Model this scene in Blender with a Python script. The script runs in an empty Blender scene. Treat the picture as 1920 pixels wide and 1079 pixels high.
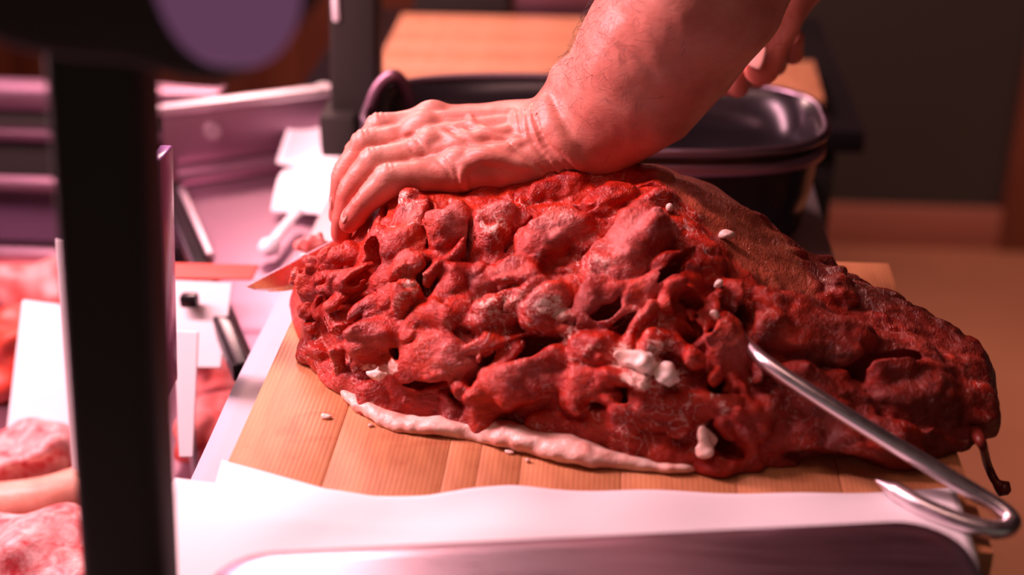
import bpy, bmesh, math, random
import numpy as np
import openvdb
from mathutils import Vector, Matrix, Euler

# ------------------------------------------------------------------ camera, world, lights, exposure
SC = bpy.context.scene
COL = SC.collection
cam_data = bpy.data.cameras.new('camera')
cam_data.sensor_width = 36.0
cam_data.lens = 2667.0 / 1920.0 * 36.0
cam_data.clip_start = 0.02
cam_data.dof.use_dof = True
cam_data.dof.focus_distance = 1.02
cam_data.dof.aperture_fstop = 2.6
cam_data.dof.aperture_blades = 9
cam = bpy.data.objects.new('camera', cam_data)
COL.objects.link(cam)
cam.location = (0, 0, 1.473)
cam.rotation_euler = (math.radians(90 - 26.9334), 0, math.radians(4.3585))
SC.camera = cam

world = bpy.data.worlds.new('world')
SC.world = world
world.use_nodes = True
world.node_tree.nodes['Background'].inputs[0].default_value = (1.0, 0.80, 0.68, 1)
world.node_tree.nodes['Background'].inputs[1].default_value = 0.09

def area(name, loc, target, sx, sy, power, color, spread=180):
    l = bpy.data.lights.new(name, 'AREA')
    l.shape = 'RECTANGLE'; l.size = sx; l.size_y = sy
    l.energy = power; l.color = color; l.spread = math.radians(spread)
    o = bpy.data.objects.new(name, l); COL.objects.link(o)
    o.location = loc
    o.rotation_euler = (Vector(target) - Vector(loc)).to_track_quat('-Z', 'Y').to_euler()
    return o

# pink fluorescent tubes of the refrigerated display case, to the left of the board
area('case_tube_light', (-0.80, 1.06, 1.58), (-0.12, 1.0, 1.0), 0.12, 0.9, 19.0, (1.0, 0.51, 0.58))
area('case_tube_light_rear', (-0.95, 2.1, 1.55), (-0.45, 1.7, 0.85), 0.10, 1.1, 2.0, (1.0, 0.42, 0.58))
# the row of shop lamps over the counter
area('ceiling_lamp', (-0.60, 2.35, 1.95), (-0.1, 1.85, 0.88), 0.5, 0.2, 17.0, (1.0, 0.56, 0.52))
area('shop_lamp', (-0.25, 0.75, 2.40), (0.0, 0.95, 0.95), 1.0, 0.05, 2.6, (1.0, 0.54, 0.46))

area('floor_fill_lamp', (1.35, 1.9, 2.7), (1.35, 1.9, 0.0), 0.5, 0.5, 6.5, (1.0, 0.62, 0.50), 70)  # added fill lamp that brightens the brown floor at the right

SC.view_settings.view_transform = 'Standard'
SC.view_settings.look = 'None'
SC.view_settings.gamma = 1.0
SC.view_settings.exposure = 0.45
SC.view_settings.use_curve_mapping = False

BZ = 0.95            # top of the cutting board
rng = np.random.default_rng(7)
random.seed(7)

# ------------------------------------------------------------------ materials
def mat(name, color=(.5, .5, .5), rough=.5, metal=0.0, spec=.5, **kw):
    m = bpy.data.materials.new(name); m.use_nodes = True
    b = m.node_tree.nodes['Principled BSDF']
    b.inputs['Base Color'].default_value = (*color, 1)
    b.inputs['Roughness'].default_value = rough
    b.inputs['Metallic'].default_value = metal
    b.inputs['Specular IOR Level'].default_value = spec
    for k, v in kw.items():
        b.inputs[k.replace('_', ' ')].default_value = v
    return m

def N(m, t, **kw):
    n = m.node_tree.nodes.new(t)
    for k, v in kw.items(): setattr(n, k, v)
    return n

def L(m, a, b): m.node_tree.links.new(a, b)

def coords(m, scale=(1, 1, 1), kind='Object'):
    tc = N(m, 'ShaderNodeTexCoord'); mp = N(m, 'ShaderNodeMapping')
    mp.inputs['Scale'].default_value = scale
    L(m, tc.outputs[kind], mp.inputs['Vector'])
    return mp.outputs['Vector']

def noise(m, vec, scale=5, detail=4, rough=.55, dist=0.0):
    n = N(m, 'ShaderNodeTexNoise')
    n.inputs['Scale'].default_value = scale; n.inputs['Detail'].default_value = detail
    n.inputs['Roughness'].default_value = rough; n.inputs['Distortion'].default_value = dist
    if vec is not None: L(m, vec, n.inputs['Vector'])
    return n.outputs['Fac']

def ramp(m, fac, stops):
    r = N(m, 'ShaderNodeValToRGB')
    e = r.color_ramp.elements
    while len(e) < len(stops): e.new(.5)
    for i, (p, c) in enumerate(stops):
        e[i].position = p; e[i].color = (*c, 1) if len(c) == 3 else c
    L(m, fac, r.inputs['Fac'])
    return r.outputs['Color']

def mix(m, fac, a, b, mode='MIX'):
    n = N(m, 'ShaderNodeMix', data_type='RGBA', blend_type=mode)
    for s, v in ((n.inputs[0], fac), (n.inputs[6], a), (n.inputs[7], b)):
        if isinstance(v, (int, float)): s.default_value = v
        elif isinstance(v, tuple): s.default_value = (*v, 1)
        else: L(m, v, s)
    return n.outputs[2]

def math_(m, op, a, b=0.0):
    n = N(m, 'ShaderNodeMath', operation=op)
    for s, v in ((n.inputs[0], a), (n.inputs[1], b)):
        if isinstance(v, (int, float)): s.default_value = v
        else: L(m, v, s)
    return n.outputs[0]

def bump(m, h, strength=.3, dist=.001, normal=None):
    n = N(m, 'ShaderNodeBump')
    n.inputs['Strength'].default_value = strength; n.inputs['Distance'].default_value = dist
    L(m, h, n.inputs['Height'])
    if normal is not None: L(m, normal, n.inputs['Normal'])
    return n.outputs['Normal']

def bsdf(m): return m.node_tree.nodes['Principled BSDF']
def setc(m, c): L(m, c, bsdf(m).inputs['Base Color'])
def setn(m, n): L(m, n, bsdf(m).inputs['Normal'])
def setr(m, r): L(m, r, bsdf(m).inputs['Roughness'])

M = {}
# brushed steel
def steel(name, color, rough, sc=(4, 220, 220)):
    m = mat(name, color, rough, 1.0)
    n = noise(m, coords(m, sc), 6, 3)
    setr(m, math_(m, 'ADD', math_(m, 'MULTIPLY', n, .22), rough - .1))
    setn(m, bump(m, n, .12, .0004))
    return m
M['steel'] = steel('brushed_steel', (.60, .50, .54), .46)
M['steel_pan'] = steel('satin_steel', (.36, .21, .28), .45)
M['steel_rim'] = steel('rim_steel', (.24, .17, .22), .35)
M['steel_plate'] = steel('platter_steel', (.50, .37, .46), .30, (3, 90, 90))
M['steel_hook'] = mat('hook_steel', (.82, .74, .77), .34, 1.0)
n_ = noise(M['steel_hook'], coords(M['steel_hook'], (30, 30, 30)), 5, 4)
setr(M['steel_hook'], math_(M['steel_hook'], 'ADD', math_(M['steel_hook'], 'MULTIPLY', n_, .25), .20))
M['steel_dark'] = mat('dark_enamel', (.030, .024, .028), .22, .55)
M['blade'] = steel('blade_steel', (.60, .52, .50), .24, (10, 400, 10))
M['black'] = mat('black_plastic', (.050, .046, .040), .7, spec=.15)
n_ = noise(M['black'], coords(M['black'], (300, 300, 300)), 4, 3)
setn(M['black'], bump(M['black'], n_, .08, .0005))
M['black_metal'] = mat('black_painted_metal', (.034, .031, .027), .7, spec=.15)
M['purple_screen'] = mat('violet_panel', (.15, .075, .135), .45)
M['panel_glow'] = mat('glowing_panel', (.06, .03, .05), .35, Emission_Color=(.95, .36, .78, 1), Emission_Strength=.085)  # panel's violet tone put in as a faint glow

def wood(name, c0, c1, c2, rough=.48, grain=(7, 1.2, 7)):
    m = mat(name, c1, rough)
    v = coords(m, grain)
    big = noise(m, v, 9, 5, .6, .8)
    fine = noise(m, coords(m, (260, 9, 60)), 3, 3, .6)
    oi = N(m, 'ShaderNodeObjectInfo')
    t = math_(m, 'ADD', math_(m, 'MULTIPLY', big, .75), math_(m, 'ADD', math_(m, 'MULTIPLY', oi.outputs['Random'], .09), .08))
    c = ramp(m, t, [(.30, c0), (.52, c1), (.74, c2)])
    saw = N(m, 'ShaderNodeTexWave', wave_type='BANDS', bands_direction='X')
    saw.inputs['Scale'].default_value = 95; saw.inputs['Distortion'].default_value = 1.5; saw.inputs['Detail'].default_value = 2
    L(m, coords(m, (1, .06, 1)), saw.inputs['Vector'])
    c = mix(m, math_(m, 'MULTIPLY', saw.outputs['Fac'], .14), c, tuple(x * .55 for x in c0))
    pores = ramp(m, noise(m, coords(m, (55, 210, 60)), 5, 2), [(.70, (0, 0, 0)), (.76, (1, 1, 1))])
    c = mix(m, math_(m, 'MULTIPLY', pores, .5), c, tuple(x * .30 for x in c0))
    # old knife scores and blood stains, with shapes of their own
    st = ramp(m, noise(m, coords(m, (11, 16, 11)), 2.2, 4, .6, .6), [(.60, (0, 0, 0)), (.70, (1, 1, 1))])
    c = mix(m, math_(m, 'MULTIPLY', st, .35), c, (.42, .085, .030))
    setc(m, c)
    setn(m, bump(m, math_(m, 'ADD', saw.outputs['Fac'], math_(m, 'MULTIPLY', fine, .8)), .22, .0004))
    return m
M['board'] = wood('maple_board', (.46, .175, .070), (.60, .255, .105), (.68, .32, .145))
M['far_board'] = wood('far_board_wood', (.52, .20, .10), (.62, .27, .14), (.66, .30, .17))

def paper(name, c=(.86, .84, .85)):
    m = mat(name, c, .55)
    n = noise(m, coords(m, (30, 30, 30)), 3, 4)
    setn(m, bump(m, n, .15, .001))
    return m
M['paper'] = paper('white_paper')
m = M['print'] = paper('printed_paper', (.80, .78, .84))
v = coords(m, (60, 55, 1))
br = N(m, 'ShaderNodeTexBrick'); br.inputs['Scale'].default_value = 1.0
br.inputs['Color1'].default_value = (.46, .43, .50, 1); br.inputs['Color2'].default_value = (.22, .20, .28, 1); br.inputs['Mortar'].default_value = (.48, .45, .52, 1)
br.inputs['Mortar Size'].default_value = .2
L(m, v, br.inputs['Vector'])
setc(m, mix(m, ramp(m, noise(m, coords(m, (40, 14, 1)), 2, 2), [(.5, (0, 0, 0)), (.62, (1, 1, 1))]), (.48, .45, .52), br.outputs['Color']))
M['white_plastic'] = mat('white_plastic', (.84, .80, .82), .35)
M['red_plastic'] = mat('red_card', (.70, .06, .03), .5)

# meat : colour comes from the painted-in fat / membrane-sheen / shaded-end masks of the mesh plus fibre noise
m = M['meat'] = mat('raw_meat', (.4, .03, .02), .30, spec=.22)
at = N(m, 'ShaderNodeAttribute', attribute_name='tone')
sep = N(m, 'ShaderNodeSeparateColor'); L(m, at.outputs['Color'], sep.inputs['Color'])
fat, mem_sheen, dry_shade = sep.outputs[0], sep.outputs[1], sep.outputs[2]
v = coords(m)
n1 = noise(m, v, 30, 5, .6, .5)
n2 = noise(m, coords(m, (1, .4, 1.6)), 170, 4, .65, .8)
n3 = noise(m, v, 85, 4, .6, 1.0)
n4 = noise(m, coords(m, (1, .3, 2.2)), 520, 3, .6, .4)
c = ramp(m, n1, [(.30, (.27, .008, .0035)), (.50, (.49, .022, .006)), (.70, (.61, .050, .014))])
c = mix(m, math_(m, 'MULTIPLY', ramp(m, n3, [(.60, (0, 0, 0)), (.78, (1, 1, 1))]), .28), c, (.68, .13, .08))
c = mix(m, math_(m, 'MULTIPLY', ramp(m, n2, [(.36, (1, 1, 1)), (.52, (0, 0, 0))]), .35), c, (.30, .010, .008))
c = mix(m, math_(m, 'MULTIPLY', ramp(m, n4, [(.56, (0, 0, 0)), (.70, (1, 1, 1))]), .12), c, (.72, .20, .15))
c = mix(m, dry_shade, c, mix(m, n1, (.12, .011, .007), (.32, .036, .020)))  # darker right end: dried crust with shade painted in
c = mix(m, math_(m, 'MULTIPLY', mem_sheen, ramp(m, n2, [(.30, (.45, .45, .45)), (.60, (1, 1, 1))])), c, mix(m, n3, (.62, .13, .09), (.80, .40, .40)))  # membrane tint, its pale sheen painted into the colour
streak = math_(m, 'ADD', math_(m, 'MULTIPLY', math_(m, 'SUBTRACT', n2, .5), 2.6), math_(m, 'MULTIPLY', math_(m, 'SUBTRACT', n4, .5), 1.6))
fatf = ramp(m, math_(m, 'ADD', fat, math_(m, 'MULTIPLY', streak, math_(m, 'ADD', fat, .12))), [(.36, (0, 0, 0)), (.62, (1, 1, 1))])
c = mix(m, math_(m, 'MULTIPLY', fatf, .92), c, mix(m, n2, (.84, .46, .36), (.92, .72, .62)))
ln_ = noise(m, coords(m, (1, .7, 1.2)), 46, 3, .5, 2.2)
line = ramp(m, math_(m, 'ABSOLUTE', math_(m, 'SUBTRACT', ln_, .5)), [(.004, (1, 1, 1)), (.016, (0, 0, 0))])
lmask = ramp(m, noise(m, v, 21, 2, .5), [(.47, (0, 0, 0)), (.60, (1, 1, 1))])
c = mix(m, math_(m, 'MULTIPLY', at.outputs['Alpha'], .85), c, mix(m, n1, (.42, .070, .030), (.58, .175, .095)))   # smooth outer skin
lfac = math_(m, 'MULTIPLY', math_(m, 'MULTIPLY', math_(m, 'MULTIPLY', line, lmask), math_(m, 'SUBTRACT', 1.0, at.outputs['Alpha'])), math_(m, 'SUBTRACT', .75, math_(m, 'MULTIPLY', dry_shade, .5)))
c = mix(m, lfac, c, (.86, .52, .46))                       # thin strands of connective tissue
setc(m, c)
bn = bump(m, n4, .6, .0011)
bn = bump(m, line, .35, .0012, bn)
bn = bump(m, n2, .75, .0026, bn)
bn = bump(m, n3, .5, .0034, bn)
setn(m, bn)
setr(m, math_(m, 'ADD', math_(m, 'MULTIPLY', n1, .30), .26))
bsdf(m).inputs['Subsurface Weight'].default_value = .06
bsdf(m).inputs['Subsurface Radius'].default_value = (1.0, .12, .08)
bsdf(m).inputs['Subsurface Scale'].default_value = .0025
bsdf(m).inputs['Coat Weight'].default_value = .36
bsdf(m).inputs['Coat Roughness'].default_value = .055
L(m, bn, bsdf(m).inputs['Coat Normal'])

def tissue(name, a, b, rough=.35, sc=70):
    m = mat(name, a, rough)
    v = coords(m)
    n = noise(m, v, sc, 5, .6, .5)
    setc(m, mix(m, ramp(m, n, [(.35, (0, 0, 0)), (.65, (1, 1, 1))]), a, b))
    setn(m, bump(m, noise(m, v, sc * 3, 4), .4, .002))
    bsdf(m).inputs['Subsurface Weight'].default_value = .2
    bsdf(m).inputs['Subsurface Radius'].default_value = (1.0, .4, .3)
    bsdf(m).inputs['Subsurface Scale'].default_value = .004
    return m
M['fat'] = tissue('white_fat', (.90, .70, .60), (.78, .36, .28))
M['fat_white'] = tissue('clean_fat', (.93, .80, .72), (.88, .58, .48))
M['lean'] = tissue('lean_scrap', (.52, .035, .020), (.64, .10, .06))
M['dried'] = tissue('dried_trim', (.14, .012, .008), (.24, .030, .018))
M['sausage'] = tissue('sausage_skin', (.72, .40, .30), (.62, .28, .20), .4, 30)
M['salami'] = tissue('marbled_meat', (.55, .05, .06), (.80, .50, .48), .4, 60)
M['case_meat'] = tissue('counter_meat', (.58, .06, .05), (.78, .34, .32), .4, 26)

m = M['skin'] = mat('skin', (.6, .3, .25), .42)
v = coords(m)
n1 = noise(m, v, 34, 4, .55, .4); n2 = noise(m, v, 420, 3, .6); n3 = noise(m, coords(m, (1, 1, 2.5)), 130, 4, .6, .8)
at = N(m, 'ShaderNodeAttribute', attribute_name='tone')
sep = N(m, 'ShaderNodeSeparateColor'); L(m, at.outputs['Color'], sep.inputs['Color'])
c = ramp(m, n1, [(.34, (.56, .175, .130)), (.55, (.66, .245, .185)), (.72, (.70, .30, .235))])
c = mix(m, math_(m, 'MULTIPLY', sep.outputs[0], .75), c, (.62, .115, .085))       # flushed finger ends
c = mix(m, math_(m, 'MULTIPLY', sep.outputs[1], .5), c, (.68, .42, .35))          # pale stretched knuckles
c = mix(m, math_(m, 'MULTIPLY', ramp(m, n3, [(.56, (0, 0, 0)), (.72, (1, 1, 1))]), .35), c, (.50, .15, .12))
setc(m, c)
setn(m, bump(m, n3, .30, .0012, bump(m, n2, .25, .0006)))
bsdf(m).inputs['Subsurface Weight'].default_value = .35
bsdf(m).inputs['Subsurface Radius'].default_value = (1.0, .35, .22)
bsdf(m).inputs['Subsurface Scale'].default_value = .005
M['nail'] = mat('fingernail', (.66, .36, .30), .28)
M['hair'] = mat('dark_arm_hair', (.030, .016, .012), .5)
def cloth(name, c):
    m = mat(name, c, .9)
    setn(m, bump(m, noise(m, coords(m, (1, 1, 1)), 420, 2), .3, .001))
    return m
M['cloth'] = cloth('black_cloth', (.020, .018, .016))
M['wall'] = mat('dark_wall_paint', (.045, .038, .030), .8)
m = M['wall_wood'] = mat('brown_panelling', (.20, .055, .025), .6)
setc(m, ramp(m, noise(m, coords(m, (9, 9, .8)), 4, 4), [(.3, (.15, .036, .016)), (.7, (.25, .075, .034))]))
M['floor'] = mat('brown_floor', (.22, .085, .045), .55)
setc(M['floor'], ramp(M['floor'], noise(M['floor'], coords(M['floor']), 1.6, 4), [(.35, (.34, .125, .070)), (.65, (.46, .185, .100))]))
M['trim'] = mat('brown_skirting', (.40, .14, .09), .5)

# ------------------------------------------------------------------ object helpers
def link(o, parent=None):
    COL.objects.link(o)
    if parent is not None: o.parent = parent
    return o

def tag(o, label, cat, group=None, kind=None):
    o['label'] = label; o['category'] = cat
    if group: o['group'] = group
    if kind: o['kind'] = kind
    return o

def struct(o, label=None):
    o['kind'] = 'structure'
    if label: o['label'] = label
    return o

def thing(name, loc, label, cat, group=None):
    o = bpy.data.objects.new(name, None); link(o)
    o.location = loc; o.empty_display_size = .05
    return tag(o, label, cat, group)

def mesh_obj(name, verts, faces, material, parent=None, smooth=True):
    """vertices in world coordinates; the object's origin is set to the middle of its base"""
    v = np.asarray(verts, np.float32).reshape(-1, 3)
    org = np.array([(v[:, 0].min() + v[:, 0].max()) / 2, (v[:, 1].min() + v[:, 1].max()) / 2, v[:, 2].min()])
    me = bpy.data.meshes.new(name)
    me.from_pydata((v - org).tolist(), [], [list(map(int, f)) for f in faces])
    if smooth: me.polygons.foreach_set('use_smooth', [True] * len(me.polygons))
    me.materials.append(M[material]); me.update()
    o = bpy.data.objects.new(name, me); link(o)
    o.location = org
    if parent is not None:
        o.parent = parent
        o.matrix_parent_inverse = world_matrix(parent).inverted()
    return o

def world_matrix(o):
    m = Matrix.LocRotScale(o.location, o.rotation_euler, o.scale)
    return (world_matrix(o.parent) @ o.matrix_parent_inverse @ m) if o.parent else m

def bm_obj(name, bm, material, parent=None, smooth=False, angle=35):
    bm.normal_update()
    vs = [v.co[:] for v in bm.verts]
    for i, v in enumerate(bm.verts): v.index = i
    fs = [[v.index for v in f.verts] for f in bm.faces]
    o = mesh_obj(name, vs, fs, material, parent, smooth)
    bm.free()
    if smooth:
        try: o.data.set_sharp_from_angle(angle=math.radians(angle))
        except Exception: pass
    return o

def bm_box(bm, c, s, rot=None, bev=0.0, seg=2):
    r = bmesh.ops.create_cube(bm, size=1.0)
    mt = Matrix.Translation(c) @ (rot.to_matrix().to_4x4() if rot is not None else Matrix()) @ Matrix.Diagonal((*s, 1))
    bmesh.ops.transform(bm, matrix=mt, verts=r['verts'])
    if bev > 0:
        ed = list({e for v in r['verts'] for e in v.link_edges})
        bmesh.ops.bevel(bm, geom=ed, offset=bev, segments=seg, affect='EDGES', profile=.5)
    return bm

def box(name, c, s, material, parent=None, rot=None, bev=.002, seg=2):
    return bm_obj(name, bm_box(bmesh.new(), c, s, rot, bev, seg), material, parent, smooth=True)

def catmull(pts, n):
    p = np.asarray(pts, float)
    p = np.vstack([2 * p[0] - p[1], p, 2 * p[-1] - p[-2]])
    out = []
    segs = len(p) - 3
    for i in range(segs):
        for t in np.linspace(0, 1, n, endpoint=False):
            a, b, c, d = p[i:i + 4]
            out.append(.5 * ((2 * b) + (-a + c) * t + (2 * a - 5 * b + 4 * c - d) * t * t + (-a + 3 * b - 3 * c + d) * t ** 3))
    out.append(p[-2])
    return np.array(out)

def tube_data(path, radii, seg=12, flat=None, cap=True):
    p = np.asarray(path, float); n = len(p)
    r = np.broadcast_to(np.asarray(radii, float), (n,))
    t = np.gradient(p, axis=0); t /= np.linalg.norm(t, axis=1)[:, None] + 1e-9
    up = np.array([0, 0, 1.0]) if abs(t[0][2]) < .9 else np.array([0, 1.0, 0])
    u = np.cross(up, t[0]); u /= np.linalg.norm(u)
    V = []; F = []
    for i in range(n):
        u = u - t[i] * (u @ t[i]); u /= np.linalg.norm(u)
        w = np.cross(t[i], u)
        for k in range(seg):
            a = 2 * math.pi * k / seg
            V.append(p[i] + r[i] * (math.cos(a) * u + math.sin(a) * w * (flat or 1)))
    for i in range(n - 1):
        for k in range(seg):
            a = i * seg + k; b = i * seg + (k + 1) % seg
            F.append((a, b, b + seg, a + seg))
    if cap:
        F.append(tuple(range(seg))[::-1]); F.append(tuple(range((n - 1) * seg, n * seg)))
    return V, F

def tube(name, path, radii, material, parent=None, seg=14, flat=None):
    V, F = tube_data(path, radii, seg, flat)
    return mesh_obj(name, V, F, material, parent)

def join_data(parts):
    V = []; F = []
    for v, f in parts:
        o = len(V); V += list(v); F += [tuple(i + o for i in q) for q in f]
    return V, F

def prism(name, poly, z0, z1, material, parent=None, bev=.0015):
    bm = bmesh.new()
    a = [bm.verts.new((x, y, z0)) for x, y in poly]
    f = bm.faces.new(a)
    r = bmesh.ops.extrude_face_region(bm, geom=[f])
    for v in r['geom']:
        if isinstance(v, bmesh.types.BMVert): v.co.z = z1
    bmesh.ops.recalc_face_normals(bm, faces=bm.faces)
    if bev: bmesh.ops.bevel(bm, geom=list(bm.edges), offset=bev, segments=2, affect='EDGES', profile=.5)
    return bm_obj(name, bm, material, parent, smooth=True)

def sheet(name, fn, nu, nv, material, parent=None, thick=.0004):
    """a thin sheet with real thickness: fn(u, v) -> point"""
    top = [fn(i / nu, j / nv) for j in range(nv + 1) for i in range(nu + 1)]
    bot = [(x, y, z - thick) for x, y, z in top]
    n = len(top); F = []
    w = nu + 1
    for j in range(nv):
        for i in range(nu):
            a = j * w + i
            F.append((a, a + 1, a + w + 1, a + w)); F.append((n + a, n + a + w, n + a + w + 1, n + a + 1))
    rim = [i for i in range(w)] + [j * w + nu for j in range(1, nv + 1)] + [nv * w + i for i in range(nu - 1, -1, -1)] + [j * w for j in range(nv - 1, 0, -1)]
    for k in range(len(rim)):
        a, b = rim[k], rim[(k + 1) % len(rim)]
        F.append((b, a, n + a, n + b))
    return mesh_obj(name, top + bot, F, material, parent)

# ------------------------------------------------------------------ implicit surfaces
class Field:
    def __init__(s, lo, hi, vox):
        s.lo = np.array(lo, float); s.vox = vox
        s.n = np.ceil((np.array(hi) - s.lo) / vox).astype(int) + 1
        s.ax = [(s.lo[i] + vox * np.arange(s.n[i])).astype(np.float32) for i in range(3)]
        s.d = np.full(s.n, .05, np.float32)
        s.warp = None
    def noise(s, cell, seed):
        r = np.random.default_rng(seed)
        mats = []; dims = []; cells = np.broadcast_to(cell, (3,))
        for i in range(3):
            cell = cells[i]; L_ = (s.n[i] - 1) * s.vox
            m_ = int(math.ceil(L_ / cell)) + 4
            x = np.arange(s.n[i]) * s.vox / cell + 1
            B = np.zeros((s.n[i], m_), np.float32)
            k = np.floor(x).astype(int); t = x - k
            for o, wgt in ((-1, (1 - t) ** 3 / 6), (0, (3 * t ** 3 - 6 * t ** 2 + 4) / 6), (1, (-3 * t ** 3 + 3 * t ** 2 + 3 * t + 1) / 6), (2, t ** 3 / 6)):
                B[np.arange(s.n[i]), k + o] += wgt
            mats.append(B); dims.append(m_)
        a = r.standard_normal(dims).astype(np.float32)
        a = np.tensordot(a, mats[2].T, 1)
        a = np.tensordot(mats[0], a, 1)
        a = np.einsum('jb,ibk->ijk', mats[1], a, optimize=True)
        return a / .33
    def block(s, lo, hi):
        i0 = np.clip(np.floor((np.array(lo) - s.lo) / s.vox).astype(int), 0, s.n)
        i1 = np.clip(np.ceil((np.array(hi) - s.lo) / s.vox).astype(int) + 1, 0, s.n)
        sl = tuple(slice(a, b) for a, b in zip(i0, i1))
        if any(b <= a for a, b in zip(i0, i1)): return None, None
        g = [s.ax[0][sl[0]][:, None, None], s.ax[1][sl[1]][None, :, None], s.ax[2][sl[2]][None, None, :]]
        if s.warp is not None: g = [g[i] + s.warp[i][sl] for i in range(3)]
        return sl, g
    def add(s, sl, d, k=0.0, sub=False, target=None):
        a = s.d[sl]
        if sub:
            d = -d
            if k > 0:
                h = np.clip(.5 + .5 * (d - a) / k, 0, 1)
                s.d[sl] = a * (1 - h) + d * h + k * h * (1 - h)
            else: s.d[sl] = np.maximum(a, d)
        else:
            if k > 0:
                h = np.clip(.5 + .5 * (d - a) / k, 0, 1)
                s.d[sl] = d * (1 - h) + a * h - k * h * (1 - h)
            else: s.d[sl] = np.minimum(a, d)
    def cone(s, a, b, ra, rb, k=0.0, sub=False, flat=None, fs=1.0):
        a = np.array(a, float); b = np.array(b, float); R = max(ra, rb) + k + .006
        sl, g = s.block(np.minimum(a, b) - R, np.maximum(a, b) + R)
        if sl is None: return
        ab = b - a; l2 = ab @ ab + 1e-12
        q = [g[i] - a[i] for i in range(3)]
        t = np.clip((q[0] * ab[0] + q[1] * ab[1] + q[2] * ab[2]) / l2, 0, 1)
        q = [q[i] - t * ab[i] for i in range(3)]
        if flat is not None:
            f = np.array(flat, float); f /= np.linalg.norm(f)
            dn = (q[0] * f[0] + q[1] * f[1] + q[2] * f[2]) * (fs - 1)
            q = [q[i] + dn * f[i] for i in range(3)]
        d = np.sqrt(q[0] ** 2 + q[1] ** 2 + q[2] ** 2) - (ra + (rb - ra) * t)
        s.add(sl, d.astype(np.float32), k, sub)
    def ellip(s, c, A, r, k=0.0, sub=False, e=2.0):
        """A rows = unit axes, r = half sizes"""
        c = np.array(c, float); A = np.array(A, float); r = np.array(r, float)
        ext = np.sqrt(((A * r[:, None]) ** 2).sum(0)) + k + .006
        sl, g = s.block(c - ext, c + ext)
        if sl is None: return
        q = [g[i] - c[i] for i in range(3)]
        u = [(q[0] * A[j][0] + q[1] * A[j][1] + q[2] * A[j][2]) for j in range(3)]
        k0 = np.sqrt(sum((u[j] / r[j]) ** 2 for j in range(3))) if e == 2.0 else sum(np.abs(u[j] / r[j]) ** e for j in range(3)) ** (1 / e); k1 = np.sqrt(sum((u[j] / r[j] ** 2) ** 2 for j in range(3))) + 1e-9
        s.add(sl, (k0 * (k0 - 1) / k1).astype(np.float32), k, sub)
    def chain(s, pts, rs, k=0.0, **kw):
        for i in range(len(pts) - 1): s.cone(pts[i], pts[i + 1], rs[i], rs[i + 1], k, **kw)
    def sample(s, p):
        q = (np.asarray(p) - s.lo) / s.vox
        i = np.clip(np.floor(q).astype(int), 0, s.n - 2); f = np.clip(q - i, 0, 1); out = 0
        for a in (0, 1):
            for b in (0, 1):
                for c in (0, 1):
                    w = (f[..., 0] if a else 1 - f[..., 0]) * (f[..., 1] if b else 1 - f[..., 1]) * (f[..., 2] if c else 1 - f[..., 2])
                    out = out + w * s.d[i[..., 0] + a, i[..., 1] + b, i[..., 2] + c]
        return out
    def grad(s, p):
        e = s.vox * 1.5
        g = np.stack([s.sample(p + np.eye(3)[i] * e) - s.sample(p - np.eye(3)[i] * e) for i in range(3)], -1)
        return g / (np.linalg.norm(g, axis=-1, keepdims=True) + 1e-9)
    def snap(s, pts, off=0.0):
        p = np.array(pts, float)
        for _ in range(12): p = p - s.grad(p) * (s.sample(p) - off)[..., None] * .8
        return p
    def mesh(s):
        pad = s.d.copy()
        for i in range(3):
            for e in (0, -1):
                sl = [slice(None)] * 3; sl[i] = e; pad[tuple(sl)] = np.maximum(pad[tuple(sl)], s.vox)
        g = openvdb.FloatGrid(); g.copyFromArray(pad)
        p, t, q = g.convertToPolygons(isovalue=0.0, adaptivity=0.0)
        return s.lo + p * s.vox, q[:, ::-1]
    def lookup(s, arr, p):
        i = np.clip(np.round((p - s.lo) / s.vox).astype(int), 0, s.n - 1)
        return arr[i[:, 0], i[:, 1], i[:, 2]]

def big_mesh(name, V, Q, material, parent=None, tone=None):
    org = np.array([(V[:, 0].min() + V[:, 0].max()) / 2, (V[:, 1].min() + V[:, 1].max()) / 2, V[:, 2].min()])
    me = bpy.data.meshes.new(name)
    me.vertices.add(len(V)); me.vertices.foreach_set('co', (V - org).astype(np.float32).ravel())
    me.loops.add(Q.size); me.loops.foreach_set('vertex_index', Q.astype(np.int32).ravel())
    me.polygons.add(len(Q)); me.polygons.foreach_set('loop_start', np.arange(0, Q.size, 4, dtype=np.int32))
    me.polygons.foreach_set('use_smooth', np.ones(len(Q), bool))
    me.update(calc_edges=True); me.validate()
    me.materials.append(M[material])
    if tone is not None:
        a = me.attributes.new('tone', 'FLOAT_COLOR', 'POINT')
        a.data.foreach_set('color', (tone if tone.shape[1] == 4 else np.hstack([tone, np.ones((len(V), 1))])).astype(np.float32).ravel())
    o = bpy.data.objects.new(name, me); link(o); o.location = org
    if parent is not None:
        o.parent = parent; o.matrix_parent_inverse = world_matrix(parent).inverted()
    return o

def relax(V, Q, it=2, lam=.5):
    E = np.vstack([Q[:, [0, 1]], Q[:, [1, 2]], Q[:, [2, 3]], Q[:, [3, 0]]])
    for _ in range(it):
        S = np.zeros_like(V); cnt = np.zeros(len(V))
        for i in range(3):
            S[:, i] = np.bincount(E[:, 0], V[E[:, 1], i], len(V)) + np.bincount(E[:, 1], V[E[:, 0], i], len(V))
        cnt = np.bincount(E[:, 0], minlength=len(V)) + np.bincount(E[:, 1], minlength=len(V))
        V = V + lam * (S / np.maximum(cnt, 1)[:, None] - V)
    return V

def unit(v):
    v = np.array(v, float); return v / np.linalg.norm(v)


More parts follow.
